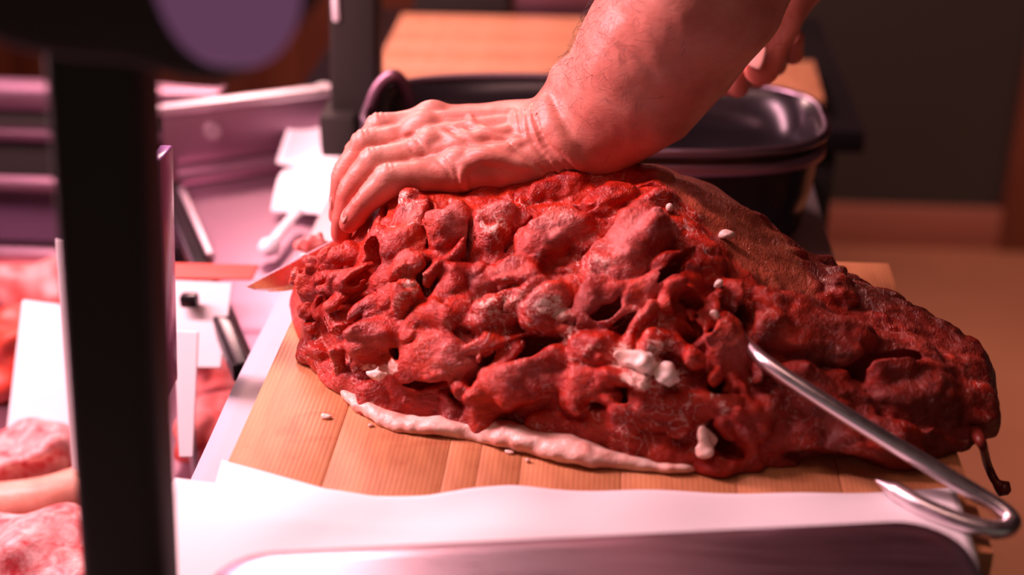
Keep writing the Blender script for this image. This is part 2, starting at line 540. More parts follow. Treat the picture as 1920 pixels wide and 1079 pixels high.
def biggest(V, Q):
    """keep the largest connected piece of a mesh"""
    lab = np.arange(len(V))
    while True:
        m_ = lab[Q].min(1); old = lab.copy()
        for i in range(4): np.minimum.at(lab, Q[:, i], m_)
        lab = lab[lab]; lab = lab[lab]
        if (lab == old).all(): break
    ids, cnt = np.unique(lab, return_counts=True); keep = lab == ids[cnt.argmax()]
    idx = np.cumsum(keep) - 1
    Q = Q[keep[Q].all(1)]
    return V[keep], idx[Q]

# ------------------------------------------------------------------ the room
struct(box('floor', (0, 1.2, -.02), (7.0, 7.0, .04), 'floor', bev=0), 'warm brown shop floor')
struct(box('wall_back', (1.72, 3.25, 1.4), (3.5, .08, 2.8), 'wall', bev=0), 'unlit dark wall at the back of the shop')
wp = box('wall_panelled', (-1.74, 3.25, 1.4), (3.4, .08, 2.8), 'wall_wood', bev=0); struct(wp, 'brown wood panelling on the rear wall')
for i in range(12):
    box('panel', (-3.30 + i * .285, 3.203, 1.4), (.278, .016, 2.78), 'wall_wood', wp, bev=.004)
struct(box('baseboard_back', (1.72, 3.195, .05), (3.5, .03, .10), 'trim', bev=.004), 'brown skirting along the dark rear wall')
struct(box('wall_right', (3.46, 1.2, 1.4), (.08, 7.0, 2.8), 'wall', bev=0))
struct(box('wall_left', (-3.46, 1.2, 1.4), (.08, 7.0, 2.8), 'wall_wood', bev=0))
struct(box('ceiling', (0, 1.2, 2.84), (7.0, 7.0, .06), 'wall', bev=0))
dr = box('door_1', (1.36, 3.19, 1.03), (.86, .04, 2.06), 'wall_wood', bev=.004); struct(dr, 'reddish brown door in the dark rear wall')
box('door_handle', (1.02, 3.155, 1.02), (.10, .025, .02), 'steel', dr, bev=.006)

# ------------------------------------------------------------------ steel worktop that carries the board
wt = thing('worktop', (-.05, 1.1, 0), 'brushed steel worktop under the cutting board', 'worktop')
box('table_top', (-.0395, 1.135, .895), (.489, .95, .03), 'steel', wt, bev=.003)
for x in (-.255, .175):
    for y in (.70, 1.57):
        box('leg', (x, y, .44), (.04, .04, .88), 'steel', wt, bev=.004)
box('shelf', (-.0475, 1.135, .25), (.46, .88, .02), 'steel', wt, bev=.002)

# ------------------------------------------------------------------ the cutting board, glued up from staves
bd = thing('cutting_board', (0, .9, .912), 'thick maple cutting board with saw marks under the meat', 'cutting board')
xs = [-.245, -.178, -.102, -.0805, -.0530, .012, .086, .152, .234]
for i in range(len(xs) - 1):
    a, b = xs[i], xs[i + 1]
    box('stave', ((a + b) / 2, .8985, .931), (b - a - .0002, .395, .038), 'board', bd, bev=.0006 if 0 < i < 7 else .0012)
# printed paper that sticks out from under the board's left edge
pp = sheet('printed_paper', lambda u, v: (-.2830 + .045 * u + .0010 * math.sin(v * 9), .70 + .44 * v, .9121 + .0002 * math.sin(v * 30)), 4, 24, 'print')
tag(pp, 'pale lilac printed paper strip along the left edge of the cutting board', 'paper')

# ------------------------------------------------------------------ white wrapping paper over the board's front
EDGE = np.array([(-0.2688,0.7360,0.9500), (-0.2471,0.7353,0.9500), (-0.1909,0.7302,0.9500), (-0.1424,0.7252,0.9500), (-0.1092,0.7283,0.9500), (-0.0830,0.7355,0.9500), (-0.0563,0.7387,0.9500), (-0.0327,0.7382,0.9500), (-0.0093,0.7399,0.9500), (0.0576,0.7439,0.9500), (0.1412,0.7503,0.9500), (0.2244,0.7595,0.9500)])
def front_paper(u, v):
    x = -.2720 + (.2215 + .2720) * u
    far = np.interp(x, EDGE[:, 0], EDGE[:, 1])
    y = far + ((.628 if x < -.215 else .628 + min(1, (x + .215) / .05) * .030) - far) * v
    z = BZ + .0036 + .0050 * math.exp(-((x + .045) / .035) ** 2) * (1 - v) + .0012 * math.sin(x * 60) * (1 - v) + .0012 * math.sin(x * 31 + v * 5)
    z += .0022 * math.exp(-((x - .19) / .03) ** 2) * (1 - v)
    if y < .695: z -= (.695 - y) * .10
    return (x, y, z)
tag(sheet('wrapping_paper', front_paper, 90, 22, 'paper'), 'long white wrapping paper sheet across the front edge of the board', 'paper')
A0, A1, A2, A3 = (np.array((-0.2484,0.7619,0.9512)), np.array((-0.1350,0.7212,0.9512)), np.array((-0.1389,0.7042,0.9512)), np.array((-0.2447,0.7243,0.9512)))
def corner_paper(u, v):
    p = (1 - v) * ((1 - u) * A0 + u * A1) + v * ((1 - u) * A3 + u * A2)
    return (p[0], p[1], BZ + .0008 + .0002 * math.sin(u * 7))
tag(sheet('paper_sheet', corner_paper, 20, 12, 'paper'), 'white paper sheet with its corner pointing onto the wood, under the long sheet', 'paper')

# ------------------------------------------------------------------ black oval tub behind the meat
TC = np.array([-.020, 1.272]); TA = np.array([.215, .100])
def oval(sx, sy, n=72, e=3.2):
    out = []
    for k in range(n):
        a = 2 * math.pi * k / n; c, s = math.cos(a), math.sin(a)
        out.append((TC[0] + sx * math.copysign(abs(c) ** (2 / e), c), TC[1] + sy * math.copysign(abs(s) ** (2 / e), s)))
    return out
def loft(name, rings, material, parent, closed_start=True, closed_end=True):
    n = len(rings[0][0]); V = []; F = []
    for o, z in rings: V += [(x, y, z) for x, y in o]
    for i in range(len(rings) - 1):
        for k in range(n):
            a = i * n + k; b = i * n + (k + 1) % n
            F.append((a, b, b + n, a + n))
    if closed_start: F.append(tuple(range(n))[::-1])
    if closed_end: F.append(tuple(range((len(rings) - 1) * n, len(rings) * n)))
    return mesh_obj(name, V, F, material, parent)
tub = thing('oval_tub', (TC[0], TC[1], .911), 'black oval metal tub with a rolled steel rim behind the meat', 'tub')
R0 = [(.88, .911), (.93, .918), (.965, .96), (.99, 1.008), (1.0, 1.014), (.975, 1.014), (.945, .965), (.90, .925), (.86, .919)]
loft('tub_body', [(oval(TA[0] * s, TA[1] * s * (1 if s > .9 else .98)), z) for s, z in R0], 'steel_dark', tub)
ring = np.array([(x, y, 1.013) for x, y in oval(TA[0] * 1.0, TA[1] * 1.0, 96)] )
V, F = tube_data(np.vstack([ring, ring[:2]]), .0042, 10, cap=False)
mesh_obj('tub_rim', V, F, 'steel_rim', tub)
band = [(oval(TA[0] * .985, TA[1] * .985), .990), (oval(TA[0] * 1.006, TA[1] * 1.012), .991), (oval(TA[0] * 1.006, TA[1] * 1.012), 1.001), (oval(TA[0] * .985, TA[1] * .985), 1.002)]
loft('lip_band', band, 'steel_pan', tub, False, False)
hp = catmull([(-0.2363,1.2700,0.9889), (-0.2322,1.2700,1.0111), (-0.2231,1.2700,1.0326), (-0.2099,1.2700,1.0445), (-0.2009,1.2750,1.0352), (-0.1958,1.2800,1.0112), (-0.1962,1.2850,0.9877)], 8)
tube('handle', hp, .0065, 'steel_pan', tub, 12, flat=.7)
hp2 = catmull([(-0.2227,1.2750,0.9874), (-0.2188,1.2750,1.0081), (-0.2113,1.2750,1.0286), (-0.2056,1.2800,1.0227), (-0.2022,1.2800,1.0035)], 8)
tube('handle_grip', hp2, .0055, 'black', tub, 10)

# ------------------------------------------------------------------ black upright beside the tub
po = thing('upright_post', (-.262, 1.43, .911), 'black upright post standing between the steel pan and the tub', 'post')
a, b = np.array((-0.2791,1.4300,0.8658)), np.array((-0.2705,1.4300,1.0719))
d = (b - a) / (b[2] - a[2])
lo = a + d * (.911 - a[2]); hi = a + d * (1.80 - a[2])
def leaning(name, lo, hi, w, t, material, parent, bev=.004):
    v = Vector(hi) - Vector(lo)
    q = v.to_track_quat('Z', 'Y')
    return bm_obj(name, bm_box(bmesh.new(), (Vector(lo) + Vector(hi)) / 2, (w, t, v.length), q, bev), material, parent, smooth=True)
def upright(name, lo, hi, w, t, material, parent, bev=.004):
    """a bar from lo to hi whose section stays square to x and y"""
    bm = bmesh.new(); vs = []
    for p in (lo, hi):
        for sx, sy in ((-1, -1), (1, -1), (1, 1), (-1, 1)):
            vs.append(bm.verts.new((p[0] + sx * w / 2, p[1] + sy * t / 2, p[2])))
    for f in ((0, 1, 2, 3), (7, 6, 5, 4), (0, 4, 5, 1), (1, 5, 6, 2), (2, 6, 7, 3), (3, 7, 4, 0)): bm.faces.new([vs[i] for i in f])
    bmesh.ops.recalc_face_normals(bm, faces=bm.faces)
    bmesh.ops.bevel(bm, geom=list(bm.edges), offset=bev, segments=3, affect='EDGES', profile=.5)
    return bm_obj(name, bm, material, parent, smooth=True)
upright('post', lo, hi, .049, .046, 'black_metal', po)
c = np.array((-0.2941,1.4200,0.8940)); box('clamp', (c[0] + .004, 1.420, max(c[2], .936)), (.038, .066, .046), 'black_metal', po, bev=.004)
box('foot', (lo[0] + .008, lo[1], .9165), (.060, .07, .010), 'black_metal', po, bev=.003)
c = np.array((-0.2879,1.4000,1.0688)); box('clip', (c[0], 1.41, c[2]), (.008, .012, .028), 'white_plastic', po, bev=.003)

# ------------------------------------------------------------------ far counter with wooden boards
fc = thing('far_counter', (-.07, 1.92, 0), 'dark counter behind the tub', 'counter')
box('cabinet', (-.06, 1.93, .41), (.68, .46, .82), 'black_metal', fc, bev=.004)
box('counter_top', (-.055, 1.93, .835), (.73, .50, .03), 'steel_dark', fc, bev=.003)
for i in range(2):
    dd = box('cabinet_door', (-.235 + i * .33, 1.694, .43), (.315, .018, .70), 'black_metal', fc, bev=.003)
    box('handle', (-.14 + i * .14, 1.676, .70), (.10, .018, .012), 'steel', dd, bev=.004)
fb = thing('far_board', (-.14, 1.88, .852), 'long wooden board lying on the far counter beyond the tub', 'cutting board')
bl, br_ = (-0.3187,2.0102,0.8820)[0], .12
for i in range(4):
    y0 = 1.70 + i * .0855
    box('plank', ((bl + br_) / 2, y0 + .0425, .867), (br_ - bl, .085, .030), 'far_board', fb, bev=.002)
blk = [(0.1906,1.8795,0.8720), (0.2679,1.8924,0.8720), (0.2635,1.7333,0.8720), (0.1646,1.7137,0.8720)]
o = prism('small_board', [(x, y) for x, y, z in blk], .8515, .872, 'far_board'); tag(o, 'small wooden board at the far counter\'s end beside the tub rim', 'cutting board')
# things standing on the far counter, cut off by the top of the frame
o = thing('far_crate', (-.27, 2.10, .852), 'black crate standing behind the far board', 'crate')
c0, c1 = (-0.3091,2.0900,0.8681), (-0.1633,2.0900,0.8713); cx = (c0[0] + c1[0]) / 2; cw = c1[0] - c0[0]
box('crate_body', (cx, 2.13, .90), (cw, .08, .095), 'black', o, bev=.006)
box('crate_rim', (cx, 2.13, .953), (cw + .012, .092, .012), 'black', o, bev=.004)
o = thing('steel_bin', (.0, 2.13, .852), 'violet-grey steel container beside the black crate', 'container')
c0, c1 = (-0.1553,2.0900,0.8715), (0.0247,2.0900,0.8754); cx = (c0[0] + c1[0]) / 2; cw = c1[0] - c0[0]
box('bin_body', (cx, 2.13, .905), (cw, .08, .105), 'steel_pan', o, bev=.006)
box('bin_rim', (cx, 2.13, .962), (cw + .01, .09, .010), 'steel_pan', o, bev=.003)

# ------------------------------------------------------------------ the display case to the left
dc = thing('display_case', (-.70, 1.25, 0), 'refrigerated steel meat counter beside the board', 'display case')
box('case_floor', (-.70, 1.16, .690), (.76, 1.00, .02), 'steel_pan', dc, bev=.002)
box('case_base', (-.70, 1.16, .335), (.76, 1.00, .67), 'black_metal', dc, bev=.006)
box('case_rear_wall', (-.78, 1.640, .775), (.60, .03, .19), 'black_metal', dc, bev=.003)
box('case_rear_rail', (-.78, 1.637, .886), (.60, .045, .03), 'steel_pan', dc, bev=.006)
box('case_side_wall', (-1.09, 1.16, .80), (.03, 1.00, .24), 'steel_pan', dc, bev=.003)
for i, (px0, py0, yy) in enumerate(((50, 345, 1.50), (50, 255, 1.62), (50, 470, 1.38))):
    p = (-0.6872,1.5000,0.8235) if i == 0 else ((-0.7313,1.6200,0.8403) if i == 1 else (-0.6554,1.4000,0.7786))
    box('shelf_rail', (-.70, p[1], p[2]), (.36, .020, .016), 'steel_pan', dc, bev=.005)
    box('shelf_back', (-.70, p[1] + .02, p[2] - .045), (.36, .006, .075), 'black_metal' if i else 'purple_screen', dc, bev=.001)

# the steel pan set askew behind the knife
SP = thing('steel_pan', (-.40, 1.32, .705), 'steel service pan set askew behind the knife tip', 'pan')
A = np.array((-0.4742,1.4095,0.8650)); e1 = unit(np.array([.15, .07, 0])); e2 = unit(np.array([.07, -.15, 0])); LN1, LN2 = .30, .43
def pan_box(name, u0, u1, v0, v1, z0, z1, material, parent=SP, bev=.002):
    c = A + e1 * (u0 + u1) / 2 + e2 * (v0 + v1) / 2
    return box(name, (c[0], c[1], (z0 + z1) / 2), (u1 - u0, v1 - v0, z1 - z0), material, parent, Euler((0, 0, math.atan2(e1[1], e1[0]))).to_quaternion(), bev)
pan_box('pan_floor', 0, .18, 0, LN2, .861, .866, 'steel_pan')
pan_box('ledge', 0, .18, -.022, .006, .866, .882, 'steel_pan', bev=.005)
pan_box('back_wall', -.01, .20, -.030, -.024, .861, .940, 'steel_pan')
pan_box('top_rail', -.03, .21, -.040, -.022, .938, .950, 'steel', bev=.005)
pan_box('side_rim', -.022, -.006, -.02, LN2, .858, .876, 'steel_dark', bev=.003)
pan_box('side_strip', -.004, .004, .02, .20, .866, .874, 'steel', bev=.003)
c = A + e1 * .045 + e2 * -.022; V, F = tube_data([c + np.array([0, 0, .052]), c + e2 * .006 + np.array([0, 0, .052])], .0095, 16)
mesh_obj('screw', V, F, 'steel', SP, smooth=False)
for u in (.02, .16):
    pan_box('support', u, u + .012, .02, .40, .701, .861, 'black_metal')

# white paper hanging over the pan's end
def hang(name, pts, label, wob):
    p = [np.array(q) for q in pts]
    def fn(u, v):
        q = (1 - v) * ((1 - u) * p[0] + u * p[1]) + v * ((1 - u) * p[3] + u * p[2])
        return (q[0], q[1] + wob * math.sin(u * 5), q[2] + wob * math.sin(u * 6 + v * 4) + .010 * math.sin(v * math.pi))
    return tag(sheet(name, fn, 14, 18, 'paper', thick=.0012), label, 'paper', 'white paper beside the steel pan')
hang('paper_wad', [(-0.3640,1.6200,0.9112), (-0.3234,1.6200,0.9150), (-0.2825,1.4000,0.8783), (-0.3682,1.4300,0.8914)], 'tall white paper sheet leaning by the black upright post', .003)
hang('paper_wad', [(-0.3522,1.4100,0.8887), (-0.2818,1.4000,0.8925), (-0.2664,1.3100,0.8770), (-0.3523,1.3300,0.8772)], 'white folded paper below the tall sheet, over the steel pan', .002)
st = thing('white_tie', ((-0.3268,1.2500,0.8857)[0], 1.25, .87), 'white tie with a round end lying on the steel pan', 'tie')
tube('strap', catmull([(-0.3183,1.3100,0.8853), (-0.3228,1.2800,0.8850), (-0.3257,1.2500,0.8857), (-0.3300,1.2350,0.8822)], 6), .006, 'white_plastic', st, 10, flat=.6)
c = np.array((-0.3304,1.2300,0.8822))
V, F = tube_data([c + np.array([0, 0, -.010]), c + np.array([0, 0, -.007]), c + np.array([0, 0, 0]), c + np.array([0, 0, .006]), c + np.array([0, 0, .0085])], [.004, .009, .0115, .008, .002], 16)
mesh_obj('knob', V, F, 'white_plastic', st)

# price cards and joints in the case
def card(name, corners, label, material='white_plastic', thick=.0025):
    p = [Vector(c) for c in corners]; n = (p[1] - p[0]).cross(p[3] - p[0]).normalized() * thick
    bm = bmesh.new()
    a = [bm.verts.new(q) for q in p]; b = [bm.verts.new(q + n) for q in p]
    bm.faces.new(a); bm.faces.new(b[::-1])
    for i in range(4): bm.faces.new((a[i], b[i], b[(i + 1) % 4], a[(i + 1) % 4]))
    bmesh.ops.recalc_face_normals(bm, faces=bm.faces)
    bmesh.ops.bevel(bm, geom=list(bm.edges), offset=thick * .3, segments=1, affect='EDGES')
    o = bm_obj(name, bm, material)
    return tag(o, label, 'price card', 'price cards in the case')
card('price_card', [(-0.5546,1.1600,0.8512), (-0.5035,1.1600,0.8458), (-0.4801,1.0600,0.7589), (-0.5436,1.0600,0.7684)], 'blank white price card leaning over the sausages')
card('price_card', [(-0.4773,1.0800,0.9547), (-0.4634,1.0800,0.9531), (-0.4518,1.0000,0.7707), (-0.4600,1.0000,0.7703)], 'narrow white card edge beside the scale column')
pc = thing('card_holder', ((-0.3597,1.1000,0.8694)[0], 1.10, .70), 'white price card with a red header on a stand in the case', 'price card', 'price cards in the case')
def cardpart(name, corners, material):
    o = card(name, corners, '', material); del o['label']; del o['category']; del o['group']
    w = o.matrix_world.copy(); o.parent = pc; o.matrix_parent_inverse = Matrix.Translation(pc.location).inverted(); return o
cardpart('card', [(-0.3931,1.1200,0.8983), (-0.3374,1.1200,0.8977), (-0.3375,1.0600,0.8439), (-0.3816,1.0600,0.8419)], 'white_plastic')
cardpart('header', [(-0.3983,1.1350,0.9084), (-0.3157,1.1350,0.9094), (-0.3195,1.1200,0.9016), (-0.3949,1.1200,0.8998)], 'red_plastic')
c = (-0.3711,1.1000,0.8905); box('clip', (c[0], 1.097, c[2]), (.016, .012, .012), 'steel_dark', pc, bev=.003)
c = np.array((-0.3747,1.0700,0.8309)); tube('stem', [c, np.array([c[0], c[1], .70])], .004, 'white_plastic', pc, 8)
card('price_card', [(-0.3650,1.0300,0.8964), (-0.3439,1.0300,0.8963), (-0.3371,0.9600,0.8164), (-0.3488,0.9600,0.8159)], 'slim white card standing right of the scale column')

def slab(name, c, size, seed, material, label, cat, group, warp=.006):
    c = np.array(c, float); s = np.array(size, float)
    g = Field(c - s * 1.5 - .01, c + s * 1.5 + .01, .003)
    g.warp = [g.noise(.022, seed * 7 + i) * warp for i in range(3)]
    r = np.random.default_rng(seed)
    g.ellip(c, np.eye(3), s, 0)
    for _ in range(5):
        g.ellip(c + r.uniform(-.6, .6, 3) * s, np.eye(3), s * r.uniform(.35, .6, 3), .006)
    v, q = g.mesh(); v = relax(v, q, 2, .5)
    return tag(big_mesh(name, v, q, material), label, cat, group)
GP = 'meat in the display case'
slab('meat_slab', (-0.3688,1.1489,0.7250), (.055, .05, .030), 51, 'case_meat', 'pink slab of meat in the case just left of the board', 'meat', GP)
slab('meat_slab', (-0.3812,1.2618,0.7250), (.055, .05, .032), 52, 'case_meat', 'pink slab of meat in the case under the pan rim', 'meat', GP)
slab('meat_slab', (-0.3940,1.3576,0.7500), (.06, .05, .035), 53, 'lean', 'bright red piece of meat behind the red-topped card', 'meat', GP)
slab('meat_slab', (-0.5200,1.0516,0.7450), (.06, .04, .030), 54, 'salami', 'marbled piece of meat under the leaning price card', 'meat', GP)
slab('meat_slab', (-0.4593,0.8904,0.7500), (.075, .06, .045), 55, 'salami', 'marbled dark red joint in the case\'s near corner', 'meat', GP)
slab('meat_slab', (-0.6249,1.2595,0.7350), (.05, .05, .035), 56, 'lean', 'red piece of meat left of the leaning price card', 'meat', GP)
slab('meat_slab', (-0.6092,1.3801,0.7500), (.10, .05, .035), 57, 'case_meat', 'dark piece of meat behind the leaning price card', 'meat', GP)
def sausage(pts, r, label):
    p = catmull(pts, 8); n = len(p); t = np.linspace(0, 1, n)
    rr = r * np.clip(np.minimum(t, 1 - t) * 9, 0, 1) ** .5 + .002
    return tag(tube('sausage', p, rr, 'sausage', None, 18), label, 'sausage', 'sausages in the case')
sausage([(-0.5550,0.9705,0.7450), (-0.5112,0.9793,0.7450), (-0.4780,0.9921,0.7450), (-0.4442,1.0191,0.7450)], .019, 'long pale sausage between the two marbled joints')
sausage([(-0.4580,0.9222,0.7500), (-0.4420,0.9344,0.7500), (-0.4158,0.9512,0.7500)], .014, 'short pale sausage end beside the scale column')
M['acrylic'] = mat('violet_acrylic', (.30, .16, .36), .2)

# the serving counter the scale stands on
sv = thing('serving_counter', (-.05, .40, 0), 'narrow steel serving counter carrying the scale', 'counter')
box('counter_top', (-.05, .40, .865), (.80, .50, .030), 'steel', sv, bev=.003)
box('counter_front', (-.05, .42, .425), (.76, .42, .85), 'black_metal', sv, bev=.004)

# ------------------------------------------------------------------ the joint of meat on the board
# <BASE>
_fx = np.array([-.254, -.2430, -.225, -.1962, -.1425, -.0838, -.0284, .0243, .0928, .150, .1981, .235, .262, .278])
_fy = np.array([.985, .950, .905, .868, .822, .815, .795, .781, .778, .784, .797, .815, .845, .888])
_bx = np.array([-.254, -.24, -.20, -.10, 0, .08, .13, .17, .21, .25, .278])
_by = np.array([.985, 1.00, 1.02, 1.055, 1.085, 1.085, 1.07, 1.04, .985, .935, .888])
_hx = np.array([-.254, -.245, -.225, -.20, -.18, -.165, -.15, -.10, -.05, 0, .03, .06, .10, .14, .18, .22, .26, .278])
_hz = np.array([.006, .028, .044, .060, .086, .104, .109, .112, .116, .124, .127, .122, .098, .072, .056, .050, .040, .010])
def meat_h(x, y):
    f = np.interp(x, _fx, _fy); b = np.interp(x, _bx, _by); h = np.interp(x, _hx, _hz)
    s = np.clip((y - f) / np.maximum(b - f, 1e-3), 0, 1)
    pk = .60
    s2 = np.where(s < pk, s / pk * .5, .5 + (s - pk) / (1 - pk) * .5)
    prof = np.clip(1 - np.abs(2 * s2 - 1) ** 2.1, 0, 1) ** .62
    ok = (x > -.254) & (x < .278) & (y > f) & (y < b)
    return np.where(ok, h * prof, -.02)
# </BASE>
meat = thing('meat_joint', (0.0, .92, BZ), 'large raw red joint of meat, scored and folded open, lying on the wooden board', 'meat')
VOX = .00118
G = Field((-.285, .755, BZ - .004), (.30, 1.105, BZ + .165), VOX)
w1 = [G.noise(.032, 11 + i) * .0030 for i in range(3)]
w2 = [G.noise(.0105, 21 + i) * .0016 for i in range(3)]
G.warp = [a + b for a, b in zip(w1, w2)]
del w1, w2
# base volume
xx = G.ax[0][:, None]; yy = G.ax[1][None, :]
hh = meat_h(xx, yy) + BZ
for _ in range(3):
    hh = (hh + np.roll(hh, 2, 0) + np.roll(hh, -2, 0) + np.roll(hh, 2, 1) + np.roll(hh, -2, 1)) / 5
G.d = ((G.ax[2][None, None, :] + G.warp[2] * .7 - hh[:, :, None]) * .62).astype(np.float32)

def meat_n(p):
    e = .004
    gx = (meat_h(p[0] + e, p[1]) - meat_h(p[0] - e, p[1])) / (2 * e); gy = (meat_h(p[0], p[1] + e) - meat_h(p[0], p[1] - e)) / (2 * e)
    v = np.array([-float(np.clip(gx, -2.2, 2.2)), -float(np.clip(gy, -2.2, 2.2)), 1.0]); return v / np.linalg.norm(v)

LR = np.random.default_rng(3)
def lobe(a, b, w, h, k=.0014, sink=.22):
    """a muscle lobe whose ridge runs from a to b; w half width, h height over the body"""
    a = np.array(a, float); b = np.array(b, float); c = (a + b) / 2
    n = meat_n(c); t = b - a; ln = np.linalg.norm(t); t = t - n * (t @ n); t = unit(t); s = np.cross(n, t)
    tl = LR.uniform(-.22, .22); rl = LR.uniform(-.30, .30)              # each lobe lifts at one end like a shingle
    n = unit(n + t * tl + s * rl); t = unit(t - n * (t @ n)); s = np.cross(n, t)
    G.ellip(c - n * h * sink, [t, s, n], [ln / 2 + w * .5, w, h], k, e=2.5)

def cut(a, b, w, depth, tilt=0.0, k=.002):
    a = np.array(a, float); b = np.array(b, float); c = (a + b) / 2
    n = meat_n(c); t = unit(b - a); s = unit(np.cross(n, t)); n = unit(n + s * tilt); s = unit(np.cross(n, t)); t = np.cross(s, n)
    G.ellip(c + n * .004, [t, s, n], [np.linalg.norm(b - a) / 2 + w, w, depth], k, sub=True)

LOBES = [  # ridge start, ridge end, half width, height
    ((-0.0952,0.9646,1.0622), (-0.0423,0.9676,1.0668), .0085, .008), ((-0.0449,0.9432,1.0657), (-0.0244,0.9592,1.0697), .010, .011), ((-0.0232,0.9264,1.0671), (0.0124,0.9404,1.0738), .011, .012),
    ((-0.0033,0.9705,1.0732), (0.0393,0.9635,1.0753), .010, .008), ((0.0200,0.9171,1.0710), (0.0433,0.9333,1.0729), .010, .010), ((-0.0566,0.9451,1.0645), (-0.0415,0.9520,1.0671), .008, .010),
    ((-0.1539,0.9022,1.0457), (-0.1373,0.9371,1.0586), .0155, .017), ((-0.1192,0.8985,1.0487), (-0.1111,0.9363,1.0598), .0150, .017), ((-0.0876,0.8908,1.0465), (-0.0776,0.9279,1.0605), .0160, .018),
    ((-0.0510,0.8876,1.0502), (-0.0252,0.9121,1.0635), .0190, .020), ((-0.0008,0.8628,1.0470), (0.0303,0.8928,1.0660), .0235, .026), ((0.0566,0.8874,1.0602), (0.0710,0.8652,1.0453), .014, .013),
    ((-0.1680,0.9049,1.0377), (-0.1641,0.9194,1.0479), .009, .012),
    ((-0.2231,0.9321,0.9866), (-0.1939,0.9234,1.0116), .0085, .012), ((-0.2085,0.9220,0.9955), (-0.1696,0.8878,1.0241), .009, .012), ((-0.2155,0.9073,0.9767), (-0.1798,0.8784,1.0005), .011, .012),
    ((-0.1657,0.8548,0.9897), (-0.1477,0.8528,1.0096), .0165, .022), ((-0.1562,0.8754,1.0266), (-0.1299,0.8836,1.0410), .010, .014), ((-0.1515,0.8619,1.0171), (-0.1279,0.8656,1.0273), .009, .012),
    ((-0.1102,0.8596,1.0240), (-0.0967,0.8800,1.0398), .010, .014), ((-0.1268,0.8487,1.0118), (-0.0868,0.8515,1.0177), .011, .013), ((-0.0864,0.8477,1.0148), (-0.0569,0.8514,1.0263), .013, .018),
    ((-0.0468,0.8410,1.0200), (-0.0299,0.8569,1.0376), .0145, .018), ((-0.0387,0.8365,1.0187), (-0.0097,0.8378,1.0281), .009, .013), ((-0.0144,0.8473,1.0342), (0.0213,0.8306,1.0292), .010, .011),
    ((0.0069,0.8436,1.0369), (0.0357,0.8494,1.0439), .011, .012), ((0.0387,0.8324,1.0321), (0.0570,0.8439,1.0388), .011, .014), ((0.0598,0.8260,1.0253), (0.0889,0.8153,1.0065), .018, .018),
    ((0.0385,0.8496,1.0439), (0.0682,0.8727,1.0495), .011, .012), ((0.0689,0.8504,1.0387), (0.0898,0.8537,1.0310), .009, .012), ((-0.0663,0.8700,1.0377), (-0.0483,0.8746,1.0442), .011, .013),
    ((-0.1344,0.8297,0.9800), (-0.0893,0.8383,1.0033), .0200, .021), ((-0.0715,0.8205,0.9811), (-0.0260,0.8153,0.9994), .0185, .021), ((-0.0839,0.8387,1.0033), (-0.0295,0.8321,1.0175), .008, .016),
    ((-0.0198,0.8161,1.0024), (0.0085,0.8212,1.0170), .013, .014), ((-0.0262,0.8077,0.9867), (0.0161,0.8062,1.0017), .015, .016), ((-0.0044,0.7946,0.9711), (0.0409,0.7937,0.9869), .014, .014),
    ((0.0436,0.7936,0.9863), (0.0917,0.8004,0.9924), .014, .013), ((0.0680,0.7886,0.9772), (0.1200,0.8015,0.9838), .016, .013), ((-0.0785,0.8161,0.9625), (-0.0715,0.8200,0.9802), .008, .014),
    ((-0.2227,0.9074,0.9647), (-0.1979,0.8722,0.9580), .013, .010), ((-0.2010,0.8757,0.9567), (-0.1521,0.8312,0.9569), .0150, .012), ((-0.1608,0.8383,0.9544), (-0.1099,0.8195,0.9563), .0155, .012), ((-0.1173,0.8198,0.9558), (-0.0766,0.8146,0.9593), .0145, .011),
    ((-0.0470,0.8037,0.9600), (0.0066,0.7877,0.9603), .013, .010), ((-0.0004,0.7889,0.9571), (0.0586,0.7810,0.9570), .014, .010), ((0.0516,0.7812,0.9586), (0.0998,0.7808,0.9572), .014, .010),
    ((0.1033,0.8450,1.0208), (0.1751,0.8641,0.9989), .026, .024), ((0.1682,0.8687,1.0024), (0.2224,0.8516,0.9894), .020, .016), ((0.1785,0.8279,0.9848), (0.2363,0.8284,0.9706), .026, .020),
    ((0.2329,0.8482,0.9856), (0.2489,0.8322,0.9562), .022, .018), ((0.1203,0.8130,0.9931), (0.1703,0.8139,0.9785), .022, .016), ((0.1060,0.7899,0.9741), (0.1980,0.8007,0.9593), .016, .013),
    ((0.1982,0.8063,0.9660), (0.2369,0.8171,0.9505), .014, .012), ((0.1544,0.9477,1.0161), (0.1697,0.9125,1.0086), .012, .010),
]
for a, b, w, h in LOBES: lobe(a, b, w, h)
